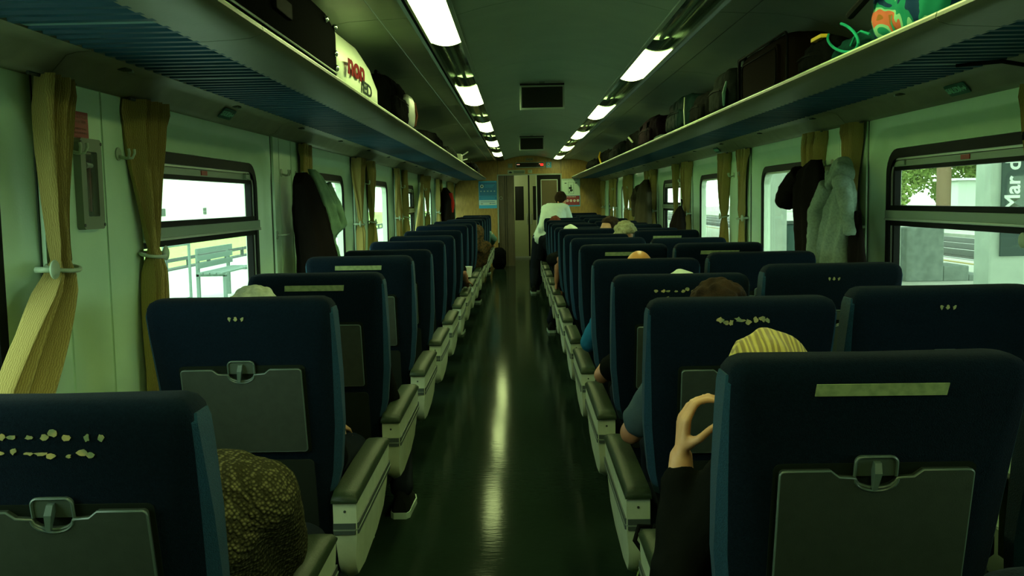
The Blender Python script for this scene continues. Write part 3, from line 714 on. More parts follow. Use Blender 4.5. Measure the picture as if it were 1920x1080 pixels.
desc = {'strip': ' with a pale strip on its back', 'flakes1': ' with torn adhesive flakes on its back', 'flakes2': ' with a torn row of flakes', 'flakes3': ' with faint flakes on its back', None: ''}
for i in range(17):
    e = exL.get(i)
    seat(-1.035 if i == 0 else -0.990, 1.60 + i, dzL[i], '%s navy seat back in the single left column%s' % (ORD[i].capitalize(), desc[e] if i < 4 else ''), 'navy seats in the single column', 'P', -0.694, e, slim=-0.272)
    e = exR.get(i)
    seat(0.400, 1.60 + i, dzR[i], '%s navy seat back in the right aisle column%s' % (ORD[i].capitalize(), desc[e] if i < 6 else ''), 'navy aisle seats on the right', 'M', 0.084, e)
    e = exW.get(i)
    seat(0.958, 1.60 + i - (0.05 if i == 2 else 0), dzW[i], '%s navy seat back in the right window column%s' % (ORD[i].capitalize(), desc[e] if i < 6 else ''), 'navy window seats on the right', None, 0, e, slim=0.268)
seat(0.410, 0.66, -0.035, 'navy seat closest to the camera, only its top corner in the bottom right corner', 'navy aisle seats on the right')

# ================================================================== CURTAINS
def curtain_mesh(seed, flare=1.0, tiez=1.29, z0=0.74, wtop=0.255, wmid=0.085, wlow=0.19, sgn=1):
    r = random.Random(seed); nz = 26; nw = 44; g = G(); rows = []
    ph = [r.uniform(0, 6.28) for _ in range(4)]; folds = r.choice([4, 5, 5.5])
    for i in range(nz + 1):
        z = 1.80 + (z0 - 1.80) * i / nz
        if z > tiez: t = (1.80 - z) / (1.80 - tiez); s = t*t*(3-2*t); w = wtop + (wmid - wtop) * s**0.9; off = 0.02 * math.sin(t*PI)
        else: t = (tiez - z) / (tiez - z0); s = min(1, t*1.8); w = wmid + (wlow*flare - wmid) * (s*(2-s)); off = (flare - 1) * 0.48 * t
        dep = 0.024 + 0.010 * math.sin(3*t + ph[0])
        if abs(z - tiez) < 0.05: dep *= 0.75
        row = []
        for j in range(nw + 1):
            u = j / nw; a = 2*PI*folds*u
            yy = (u - 0.5) * w + off + 0.010*math.sin(a*0.5 + ph[1] + z*3)
            xx = -0.035 + dep * math.sin(a + 0.7*math.sin(z*5 + ph[2])) + 0.008*math.sin(u*3 + z*4 + ph[3])
            if z > 1.74: xx += 0.008 * math.sin(a*2); yy *= 1.0 + 0.10*math.sin((1.80 - z)/0.06*PI)
            row.append((xx, yy, z))
        rows.append(row)
    # closed sheet: outside and inside skin
    ring = [row + [(x - 0.0025, y, z) for x, y, z in row[::-1]] for row in rows]
    g.loft(ring)
    me = g.mesh('curtain_cloth'); me.materials.append(curt_m)
    for p in me.polygons: p.use_smooth = True
    me.set_sharp_from_angle(angle=math.radians(70))
    return me
CM = [curtain_mesh(1), curtain_mesh(2), curtain_mesh(3, wtop=0.22), curtain_mesh(5, wtop=0.25, wmid=0.11), curtain_mesh(4, flare=1.9, wlow=0.14, wtop=0.20, wmid=0.09), curtain_mesh(6, flare=2.6, tiez=1.70, wtop=0.2, wmid=0.17, wlow=0.2)]
def tie_g(w):
    return G().tube([(-0.035 + 0.036*math.cos(a), w*math.sin(a), 1.29 + 0.008*math.cos(a)) for a in [2*PI*k/20 for k in range(21)]], 0.006, 6, cap=False)
tieme = tie_g(0.062).mesh('tie_band'); tieme.materials.append(hook_m)
knobme = G().tube([(0.0, 0, 1.29), (-0.045, 0, 1.29)], 0.008, 8).ell((-0.052, 0, 1.29), (0.008, 0.026, 0.026), n=14, m=8).mesh('tie_knob'); knobme.materials.append(hook_m)
for m_ in (tieme, knobme):
    for p in m_.polygons: p.use_smooth = True
rail_me = G().tube([(-0.035, -0.13, 1.797), (-0.035, 0.13, 1.797)], 0.005, 6).mesh('rod'); rail_me.materials.append(metal_leg)
def curtain(s, y, v, label, tie=True, knob=0.085):
    t = thing('window_curtain', label, 'curtain', (s*1.488, y, 0), 'ochre curtains tied back between the windows')
    if s < 0: t.rotation_euler = (0, 0, PI)
    link('curtain_cloth', CM[v], t); link('rod', rail_me, t)
    if tie:
        link('tie_band', tieme, t, 'pale tie-back band'); k = link('tie_knob', knobme, t, 'pale round knob'); k.location.y = knob
    return t
PN = ['first', 'second', 'third', 'fourth', 'fifth', 'sixth', 'seventh', 'eighth', 'ninth']
for i, f in enumerate(FL[1:]):
    if f > 19: continue
    if i != 1:
        flare = i == 0
        curtain(-1, f + 0.13, 4 if flare else (5 if i in (4,) else (i % 4)), ('ochre curtain flaring out below its tie, nearest on the left wall' if flare else 'ochre curtain, nearer one of the pair on the %s pillar of the left wall' % PN[i]), tie=(i != 4), knob=0.085)
    curtain(-1, f + 0.77, (i + 2) % 4, 'ochre curtain, farther one of the pair on the %s pillar of the left wall' % PN[i] if i != 1 else 'single ochre curtain behind the draped garment on the left wall', knob=-0.075)
for i, f in enumerate(FR[1:]):
    if f > 19: continue
    curtain(1, f + 0.20, (i + 1) % 4, 'ochre curtain, nearer one of the pair on the %s pillar of the right wall' % PN[i], knob=-0.085)
    curtain(1, f + 0.82, (i + 3) % 4, 'ochre curtain, farther one of the pair on the %s pillar of the right wall' % PN[i], knob=0.085)

# ================================================================== HOOKS, HAMMER BOX
def hook_parts(t):
    G().tube([(0, 0, 0), (-0.006, 0, 0)], 0.030, 16).build('base', hook_m, t, True, 40)
    for d in (-1, 1):
        G().tube([(-0.006, 0, -0.01), (-0.035, d*0.008, -0.02), (-0.055, d*0.022, -0.018), (-0.062, d*0.030, 0.004), (-0.060, d*0.032, 0.022)], [0.007, 0.007, 0.006, 0.006, 0.006], 8).build('prong', hook_m, t, True, 60)
hk = None
def hook(s, y, z, label):
    global hk
    if hk is None:
        t = thing('coat_hook', label, 'hook', (0, 0, 0), 'pale plastic coat hooks'); hook_parts(t); hk = t
    else:
        t = copy_tree(hk); setlabel(t, label)
    t.scale = (0.75, 0.7, 0.7); t.location = (s*1.488, y, z); t.rotation_euler = (0, 0, PI if s < 0 else 0)
    return t
for s, F, sd in ((-1, FL, 'left'), (1, FR, 'right')):
    for i, f in enumerate(F[1:]):
        if f > 19: continue
        hook(s, f + 0.27, 1.62, 'pale two-prong coat hook, nearer one on the %s pillar of the %s wall' % (PN[i], sd))
        hook(s, f + 0.61, 1.62, 'pale two-prong coat hook, farther one on the %s pillar of the %s wall' % (PN[i], sd))
pg = thing('tieback_peg', 'empty pale curtain tie-back peg on the bare second left pillar', 'peg', (-1.488, 4.92 + 0.13, 1.29))
G().tube([(0, 0, 0), (0.006, 0, 0)], 0.022, 14).build('base', hook_m, pg, True, 40)
G().tube([(0.006, 0, 0), (0.035, 0, 0), (0.045, 0.02, 0.0), (0.045, 0.11, 0.004)], 0.005, 8).build('arm', hook_m, pg, True, 60)
hb = thing('hammer_box', 'grey framed glass box with emergency hammer on the left wall', 'hammer box', (-1.488, 2.84, 1.52))
def fr2(w, h, w2, h2, x0, x1):
    A = rrect(w, h, 0.012, 3); B = rrect(w2, h2, 0.006, 3)
    g = G().loft([[(x0, a, b) for a, b in A], [(x1, a, b) for a, b in A], [(x1, a, b) for a, b in B], [(x0, a, b) for a, b in B]], cap=False)
    return g
fr2(0.14, 0.265, 0.076, 0.19, 0.0, 0.022).build('frame', mat('box_frame_grey', (0.16, 0.20, 0.13), 0.5), hb)
G().box(0.0, 0.004, -0.045, 0.045, -0.10, 0.10).build('back_plate', mat('box_inside', (0.035, 0.03, 0.02), 0.7), hb)
G().box(0.014, 0.016, -0.045, 0.045, -0.10, 0.10).build('glass', glass_m, hb)
hmr = G().tube([(0.010, 0, -0.08), (0.010, 0.002, 0.06)], 0.006, 8).build('hammer_handle', mat('dark_red_plastic', (0.12, 0.03, 0.02), 0.5), hb, True)
G().tube([(0.010, -0.022, 0.055), (0.010, 0.022, 0.055)], [0.010, 0.007], 8).build('hammer_head', alu, hmr, True)
for a in (-0.066, 0.066):
    for b in (-0.12, 0.12): G().tube([(0.022, a, b), (0.024, a, b)], 0.005, 8).build('screw', metal_leg, hb)
rs = thing('red_notice', 'small red notice plate above the hammer box', 'sign', (-1.488, 2.815, 1.692))
G().box(0.0, 0.004, -0.056, 0.056, -0.038, 0.038, 0.001).build('plate', red_m, rs)
red_t = mat('pale_red_print', (0.42, 0.20, 0.16), 0.6)
for q, (ln, z) in enumerate((('MARTILLO PARA', 0.022), ('EMERGENCIA', 0.009), ('ROMPER EL VIDRIO', -0.012), ('EN CASO DE PELIGRO', -0.024))):
    text(ln, red_t, (0.0055, 0, z), (0, 1, 0), (0, 0, 1), 0.013 if q < 2 else 0.0095, rs, depth=0.0003)

# ================================================================== OUTSIDE
plat_m = mat('platform_concrete', (0.44, 0.45, 0.38), 0.8, (0.38, 0.39, 0.33), 3, 0.2, 40)
lplat_m = mat('pale_pavement', (0.46, 0.50, 0.43), 0.8, (0.40, 0.44, 0.38), 2, 0.2, 40)
grass_m = mat('lawn', (0.30, 0.46, 0.13), 0.9, (0.36, 0.52, 0.18), 4, 0.3, 60)
ballast_m = mat('ballast', (0.065, 0.065, 0.055), 0.9, (0.04, 0.042, 0.035), 12, 0.8, 30)
bldg_m = mat('white_render_wall', (0.72, 0.76, 0.70), 0.8, (0.66, 0.70, 0.65), 1.5)
rail_st = mat('rail_steel', (0.16, 0.17, 0.16), 0.4, metal=0.3)
grey_m = mat('dull_grey_paint', (0.085, 0.105, 0.095), 0.7)
def gz(n, m, x0, x1, y0, y1, z0, z1):
    return struct(G().box(x0, x1, y0, y1, z0, z1).build(n, m))
gz('pavement_left', lplat_m, -8.1, -1.9, -20, 120, -0.3, 0.0)
gz('kerb', grey_m, -8.35, -8.1, -20, 120, -0.3, 0.03)
gz('lawn', grass_m, -60, -8.35, -20, 160, -0.35, -0.04)
gz('platform_right', plat_m, 1.9, 9.4, -20, 120, -0.5, 0.0)
gz('platform_line', mat('yellow_line', (0.26, 0.19, 0.06), 0.7), 8.85, 9.0, -20, 120, 0.0, 0.006)
gz('track_bed', ballast_m, 9.4, 16.5, -20, 140, -1.1, -0.28)
gz('platform_far', mat('far_paving', (0.34, 0.36, 0.29), 0.8, (0.28, 0.30, 0.25), 2), 16.5, 60, -20, 160, -1.0, -0.12)
for x in (10.3, 11.98, 13.5, 15.18):
    gz('track_rail', rail_st, x, x + 0.09, -20, 140, -0.28, -0.12)
# low white building on the left
bd = thing('white_building', 'long white building with small square openings beyond the lawn', 'building', (-19.0, 60, 0))
G().box(-6, 0, -45, 60, -0.1, 7.0).build('wall', bldg_m, bd)
G().box(-6.4, 0.35, -45.5, 60.5, 7.0, 7.4).build('roof_slab', grey_m, bd)
for yy in (-9.3, -2.6, 9.0, 21.0, 34.0):
    G().box(-0.02, 0.03, yy - 0.28, yy + 0.28, 0.95, 1.35, 0.02).build('vent_opening', grey_m, bd)
for yy in range(-42, 60, 6):
    if -22 < yy < 8: continue
    G().box(-0.01, 0.012, yy, yy + 0.04, 0, 7.0).build('panel_joint', grey_m, bd)
G().box(0, 0.03, -45, 60, 3.0, 3.05).build('ledge', grey_m, bd)
# bench and barrier on the left pavement
be = thing('platform_bench', 'grey slatted bench on the pavement outside the near left window', 'bench', (-5.0, 15.0, 0))
bm_ = mat('bench_slats', (0.16, 0.22, 0.19), 0.7)
for yy in (-0.75, 0.75):
    G().box(-0.05, 0.0, yy, yy + 0.05, 0, 0.80, 0.005).build('leg', bm_, be); G().box(0.35, 0.40, yy, yy + 0.05, 0, 0.42, 0.005).build('leg', bm_, be)
    G().box(-0.05, 0.40, yy, yy + 0.05, 0.40, 0.44).build('arm_bar', bm_, be)
for i in range(4): G().box(0.0 + 0.10*i, 0.08 + 0.10*i, -0.85, 0.90, 0.44, 0.465).build('slat', bm_, be)
for i in range(3): G().box(-0.01, 0.015, -0.85, 0.90, 0.52 + 0.11*i, 0.60 + 0.11*i).build('slat', bm_, be)
ba = thing('pavement_barrier', 'thin grey post and rail barrier beside the bench outside', 'barrier', (-5.05, 13.0, 0))
for yy in (0.0, 1.0): G().tube([(0, yy, 0), (0, yy, 0.92)], 0.022, 8).build('post', bm_, ba)
G().tube([(0, 0, 0.12), (0, 1.0, 0.12)], 0.014, 6).build('rail', bm_, ba)
G().tube([(0, 0, 0.9), (0, 1.0, 0.9)], 0.014, 6).build('rail', bm_, ba)
rb = thing('lawn_rail', 'low dark rail running along the kerb in front of the lawn', 'rail', (-8.2, 20, 0))
for i in range(0, 60): G().box(-0.04, 0.04, -12 + 1.5*i, -11.92 + 1.5*i, 0.0, 0.24).build('post', grey_m, rb)
G().box(-0.03, 0.03, -12, 77, 0.18, 0.26).build('rail', grey_m, rb)
# platform pillars on the right
pil_m = mat('pillar_concrete', (0.50, 0.55, 0.48), 0.8, (0.43, 0.48, 0.42), 5)
pil0 = None
for k, (px, py, lab) in enumerate(((4.27, 9.0, 'pale concrete platform pillar carrying the vertical station sign'), (4.27, 16.9, 'concrete platform pillar seen beyond the second right window'), (4.27, 24.5, 'concrete platform pillar third along the right platform'))):
    if k == 0:
        t = thing('platform_pillar', lab, 'pillar', (px, py, 0), 'pillars along the right platform'); pil0 = t
        G().box(-0.17, 0.17, -0.15, 0.15, 0, 3.6, 0.02).build('shaft', pil_m, t)
        G().box(-0.20, 0.20, -0.18, 0.18, 0, 0.25, 0.02).build('plinth', pil_m, t)
        G().box(-0.25, 0.25, -0.2, 0.2, 3.5, 3.7).build('capital', pil_m, t)
    else:
        t = copy_tree(pil0); setlabel(t, lab); t.location = (px, py, 0)
ss = thing('station_sign', 'dark vertical station sign with white letters on the nearest platform pillar', 'sign', (4.285, 8.84, 0))
G().box(-0.095, 0.125, -0.02, 0.0, 0.86, 2.65).build('board', mat('sign_board_dark', (0.06, 0.085, 0.08), 0.6), ss)
text('Mar de', mat('sign_letters', (0.75, 0.8, 0.75), 0.5), (0.005, -0.023, 1.275), (0, 0, 1), (-1, 0, 0), 0.195, ss, align='LEFT', bold=0.004)
cn = thing('shade_canopy', 'added flat canopy roof, out of view, shading the right platform from the sky', 'canopy', (5.4, 40, 3.7))  # unseen roof added to cut the sky light from the right
G().box(-3.2, 3.6, -50, 60, 0, 0.12).build('roof', pil_m, cn)
for yy in range(-48, 60, 8): G().box(-3.1, 3.5, yy, yy + 0.12, -0.0, -0.12).build('beam', pil_m, cn)
kb = thing('stepped_block', 'stepped grey block on the right platform', 'block', (6.45, 16.2, 0))  # solid grey stepped shape low in the nearest right window
blk = mat('block_grey', (0.20, 0.235, 0.21), 0.8, (0.15, 0.18, 0.16), 8)
G().box(-0.32, 0.30, -0.4, 0.4, 0, 0.88, 0.02).build('body', blk, kb)
G().box(0.30, 0.72, -0.4, 0.4, 0, 0.25, 0.02).build('step', blk, kb); G().box(0.72, 1.0, -0.4, 0.4, 0, 0.1, 0.01).build('step', blk, kb)
k2 = thing('litter_bin', 'dark green litter bin on the platform beyond the second right window', 'bin', (5.0, 19.0, 0))
G().tube([(0, 0, 0), (0, 0, 0.05), (0, 0, 0.85), (0, 0, 0.9)], [0.2, 0.22, 0.25, 0.2], 14).build('drum', mat('bin_green', (0.04, 0.08, 0.07), 0.6), k2, True, 40)
G().tube([(0, 0, 0.9), (0, 0, 0.95)], [0.27, 0.27], 14).build('lid', grey_m, k2)
br = thing('brown_column', 'brown column behind the tracks seen in the nearest right window', 'column', (18.0, 41.5, 0))
G().tube([(0, 0, -0.12), (0, 0, 5)], 0.30, 14).build('shaft', mat('brown_column', (0.16, 0.11, 0.065), 0.8), br, True, 40)
G().box(-0.4, 0.4, -0.4, 0.4, -0.12, 0.1).build('plinth', pil_m, br)
wc = thing('white_column', 'slim white column behind the tracks in the nearest right window', 'column', (18.5, 37.8, 0))
G().tube([(0, 0, -0.12), (0, 0, 5)], 0.19, 14).build('shaft', bldg_m, wc, True, 40)
G().box(-0.3, 0.3, -0.3, 0.3, -0.12, 0.1).build('plinth', bldg_m, wc)
ws = thing('white_shelter', 'low white shelter on the far platform among trees', 'shelter', (20.6, 44, -0.12))
G().box(-1.3, 1.3, -1, 1, 0.2, 2.1, 0.03).build('wall', mat('shelter_white', (0.55, 0.6, 0.54), 0.8), ws); G().box(-1.5, 1.5, -1.2, 1.2, 2.1, 2.2).build('roof', bldg_m, ws)
for a in (-1.2, 1.2): G().box(a - 0.05, a + 0.05, -0.9, 0.9, 0, 0.2).build('foot', grey_m, ws)
# trees
leaf_m = mat('bright_leaves', (0.13, 0.20, 0.045), 0.7, (0.22, 0.28, 0.08), 1.2)
bark_m = mat('tree_bark', (0.14, 0.11, 0.07), 0.9)
def tree_mesh(seed, n=6500):
    r = random.Random(seed); g = G()
    cl = [(Vector((r.uniform(-2.2, 2.2), r.uniform(-2.2, 2.2), r.uniform(1.2, 6.2))), r.uniform(0.9, 1.6)) for _ in range(16)]
    for i in range(n):
        c, rad = r.choice(cl)
        d = Vector((r.gauss(0, 1), r.gauss(0, 1), r.gauss(0, 1))).normalized() * rad * r.uniform(0.6, 1.05)
        p = c + d; a = Vector((r.uniform(-1, 1), r.uniform(-1, 1), r.uniform(-1, 1))).normalized(); b = a.orthogonal().normalized(); s = r.uniform(0.10, 0.22)
        g.add([p - a*s, p - b*s*0.5, p + a*s, p + b*s*0.5], [(0, 1, 2, 3)])
    me = g.mesh('foliage'); me.materials.append(leaf_m); return me
TL = ['broad leafy green', 'leafy green third-farthest', 'small round leafy', 'tall wide-crowned', 'middling leafy', 'tall distant', 'most distant leafy', 'leafy green nearest', 'big dense leafy']
TM = [tree_mesh(1), tree_mesh(2)]
trk = G().tube([(0, 0, -0.2), (0.05, 0, 1.2), (-0.05, 0.1, 2.4), (0.2, 0, 4.0)], [0.28, 0.22, 0.18, 0.08], 8)
for k in range(5):
    a = k * 1.3; trk.tube([(0, 0, 1.9 + 0.2*k), (math.cos(a)*0.8, math.sin(a)*0.8, 3.0 + 0.2*k), (math.cos(a)*1.6, math.sin(a)*1.6, 4.2 + 0.2*k)], [0.09, 0.06, 0.03], 6)
trme = trk.mesh('trunk'); trme.materials.append(bark_m)
for k, (x, y, sc) in enumerate(((24, 40, 1.0), (28, 52, 1.1), (22, 60, 0.9), (30, 64, 1.2), (25, 72, 1.0), (33, 84, 1.2), (26, 96, 1.1), (27, 32, 1.0), (32, 44, 1.2))):
    t = thing('tree', '%s tree beyond the far platform' % TL[k], 'tree', (x, y, -0.1), 'trees beyond the far platform', k)
    f = link('foliage', TM[k % 2], t); f['kind'] = 'stuff'; link('trunk', trme, t); t.scale = (sc, sc, sc)

# ================================================================== PEOPLE
black_cl = mat('black_cloth', (0.006, 0.007, 0.006), 0.95, bump=0.3, bscale=120)
grey_tee = mat('grey_blue_cotton', (0.055, 0.085, 0.10), 0.95, bump=0.3, bscale=200)
blue_cl = mat('bright_blue_cotton', (0.02, 0.14, 0.26), 0.9, bump=0.3, bscale=200)
white_cl = mat('pale_shirt_cotton', (0.50, 0.62, 0.56), 0.9, bump=0.3, bscale=100)
teal_cl = mat('teal_grey_cotton', (0.10, 0.20, 0.16), 0.9)
dark_tr = mat('dark_trouser_cloth', (0.012, 0.016, 0.022), 0.95, bump=0.2, bscale=150)
brown_cl = mat('brown_patterned_wool', (0.12, 0.07, 0.03), 0.95, (0.03, 0.03, 0.02), 45)
shoe_m = mat('black_shoe', (0.010, 0.012, 0.011), 0.6); sole_m = mat('white_sole', (0.42, 0.56, 0.48), 0.5)
hair_bl = mat('blonde_hair', (0.52, 0.40, 0.075), 0.55, (0.24, 0.165, 0.035), 5.0, 0.5, 90, stretch=(6, 0.4, 0.6), wave=9.0, lo=0.25, hi=0.75)
hair_dk = mat('dark_hair', (0.018, 0.012, 0.008), 0.6, (0.03, 0.018, 0.01), 40, 0.6, 200)
hair_wh = mat('white_hair', (0.52, 0.56, 0.42), 0.7, (0.36, 0.40, 0.28), 50, 0.6, 160)
hair_gb = mat('ash_blonde_hair', (0.42, 0.42, 0.24), 0.7, (0.28, 0.26, 0.13), 45, 0.6, 160)
cap_w = mat('white_cap_cloth', (0.55, 0.62, 0.50), 0.8); red_hair = mat('reddish_brown_hair', (0.10, 0.03, 0.015), 0.6)
scalp_m = mat('warm_scalp_skin', (0.66, 0.30, 0.075), 0.45, (0.58, 0.25, 0.06), 12)
# chunky knit
knit = mat('olive_knit', (0.10, 0.095, 0.045), 0.95)
_nt = knit.node_tree; _N = _nt.nodes; _L = _nt.links; _p = _N['Principled BSDF']
_tc = _N.new('ShaderNodeTexCoord'); _mp = _N.new('ShaderNodeMapping'); _mp.inputs['Rotation'].default_value = (0.0, 0.7, 0.5)
_mp.inputs['Scale'].default_value = (1, 1, 1); _L.new(_tc.outputs['Object'], _mp.inputs[0])
_v = _N.new('ShaderNodeTexVoronoi'); _v.inputs['Scale'].default_value = 125; _v.inputs['Randomness'].default_value = 0.55; _L.new(_mp.outputs[0], _v.inputs['Vector'])
_w = _N.new('ShaderNodeTexWave'); _w.inputs['Scale'].default_value = 22; _w.inputs['Distortion'].default_value = 5.0; _w.inputs['Detail'].default_value = 2; _L.new(_mp.outputs[0], _w.inputs['Vector'])
_mx = _N.new('ShaderNodeMath'); _mx.operation = 'MULTIPLY_ADD'; _mx.inputs[1].default_value = -1.3
_L.new(_v.outputs['Distance'], _mx.inputs[0]); _mw = _N.new('ShaderNodeMath'); _mw.operation = 'MULTIPLY_ADD'; _mw.inputs[1].default_value = 0.32; _mw.inputs[2].default_value = 0.62
_L.new(_w.outputs['Fac'], _mw.inputs[0]); _L.new(_mw.outputs[0], _mx.inputs[2])
_r = _N.new('ShaderNodeValToRGB'); _r.color_ramp.elements[0].position = 0.1; _r.color_ramp.elements[1].position = 0.75
_r.color_ramp.elements[0].color = (0.035, 0.033, 0.016, 1); _r.color_ramp.elements[1].color = (0.17, 0.155, 0.07, 1)
_L.new(_mx.outputs[0], _r.inputs[0]); _L.new(_r.outputs[0], _p.inputs['Base Color'])
_bp = _N.new('ShaderNodeBump'); _bp.inputs['Strength'].default_value = 0.9; _bp.inputs['Distance'].default_value = 0.006
_L.new(_mx.outputs[0], _bp.inputs['Height']); _L.new(_bp.outputs[0], _p.inputs['Normal'])

def V(*a): return Vector(a)
def finger(g, base, dirs, lens, r):
    p = Vector(base)
    for i, (d, l) in enumerate(zip(dirs, lens)):
        q = p + Vector(d).normalized() * l; g.cap(p, q, r * (1 - 0.10*i), r * (1 - 0.10*(i+1)), 8); p = q
    return p
def hand(g, wrist, fwd, palm_n, side, curl=0.5, s=1.0, thumb=0.6):
    """fwd: towards the fingers; palm_n: out of the palm; side: +1 when the thumb is at fwd x palm_n"""
    f = Vector(fwd).normalized(); n = Vector(palm_n); n = (n - f*n.dot(f)).normalized(); a = f.cross(n) * side
    w = Vector(wrist)
    for k, off in enumerate((0.026, 0.009, -0.009, -0.026)):
        b = w + f*0.080*s + a*off*s
        g.cap(w + f*0.012*s + a*off*0.6*s, b, 0.0135*s, 0.0115*s, 8)
        L = (0.040, 0.046, 0.042, 0.032)[k] * s
        ds = [f*math.cos(curl*q) + n*math.sin(curl*q) for q in (0.7, 1.9, 2.8)]
        finger(g, b, ds, (L, L*0.62, L*0.5), 0.0092*s)
    tb = w + f*0.030*s + a*0.026*s + n*0.008*s
    d0 = (f*0.7 + a*0.7 + n*0.45*thumb); d1 = (f*0.95 + a*0.15 + n*0.6*thumb); d2 = (f*0.95 - a*0.1 + n*0.8*thumb)
    finger(g, tb, (d0, d1, d2), (0.032*s, 0.030*s, 0.024*s), 0.0115*s)

def head_geo(g, c, face, s=1.0):
    """face: unit vector where the face looks"""
    f = Vector(face).normalized(); up = (Vector((0, 0, 1)) - f*f.z).normalized(); r = f.cross(up); M = Matrix((r, f, up)).transposed().to_4x4()
    T = Matrix.Translation(Vector(c)) @ M @ Matrix.Scale(s, 4)
    h = G()
    h.ell((0, -0.012, 0.018), (0.075, 0.094, 0.098)); h.ell((0, 0.022, -0.055), (0.054, 0.062, 0.062))
    h.cap((0, 0.084, 0.008), (0, 0.108, -0.028), 0.009, 0.014, 8)      # nose
    h.cap((-0.022, 0.080, -0.062), (0.022, 0.080, -0.062), 0.009, 0.009, 8); h.ell((0, 0.070, -0.092), (0.022, 0.018, 0.018), n=10, m=6)
    h.cap((-0.048, 0.070, 0.026), (0.048, 0.070, 0.026), 0.012, 0.012, 8)   # brow
    for e in (-1, 1): h.ell((e*0.077, -0.008, -0.012), (0.010, 0.020, 0.032), n=10, m=8); h.ell((e*0.045, 0.055, -0.030), (0.022, 0.026, 0.022), n=10, m=6)
    h.xf(T); g.add(h.v, h.f); return T
def hair_geo(T, kind='short', seed=1):
    h = G(); r = random.Random(seed)
    lump = lambda d: 1 + 0.035*math.sin(9*d.x + 5*d.z + seed) + 0.03*math.sin(11*d.y - 4*d.z)
    h.ell((0, -0.020, 0.030), (0.086, 0.102, 0.103), fn=lump, n=24, m=16)
    if kind in ('long', 'bob'):
        L = -0.20 if kind == 'long' else -0.09
        h.cap((-0.055, -0.045, 0.0), (-0.06, -0.05, L), 0.045, 0.035); h.cap((0.055, -0.045, 0.0), (0.06, -0.05, L), 0.045, 0.035); h.cap((0, -0.07, 0.0), (0, -0.08, L), 0.055, 0.04)
    if kind == 'curly':
        for k in range(60):
            d = Vector((r.gauss(0, 1), r.gauss(0, 1) - 0.3, abs(r.gauss(0, 1)))).normalized()
            h.ell((d.x*0.085, -0.02 + d.y*0.10, 0.02 + d.z*0.10), (0.022, 0.022, 0.022), n=8, m=6)
    if kind == 'bun': h.ell((0, -0.11, 0.05), (0.04, 0.035, 0.04))
    # keep the face free
    h.v = [tuple(Vector(v) * 1.0) if not (v[1] > 0.045 and v[2] < 0.075) else (v[0]*0.86, min(v[1], 0.035) - 0.012, v[2]) for v in h.v]
    return h.xf(T)

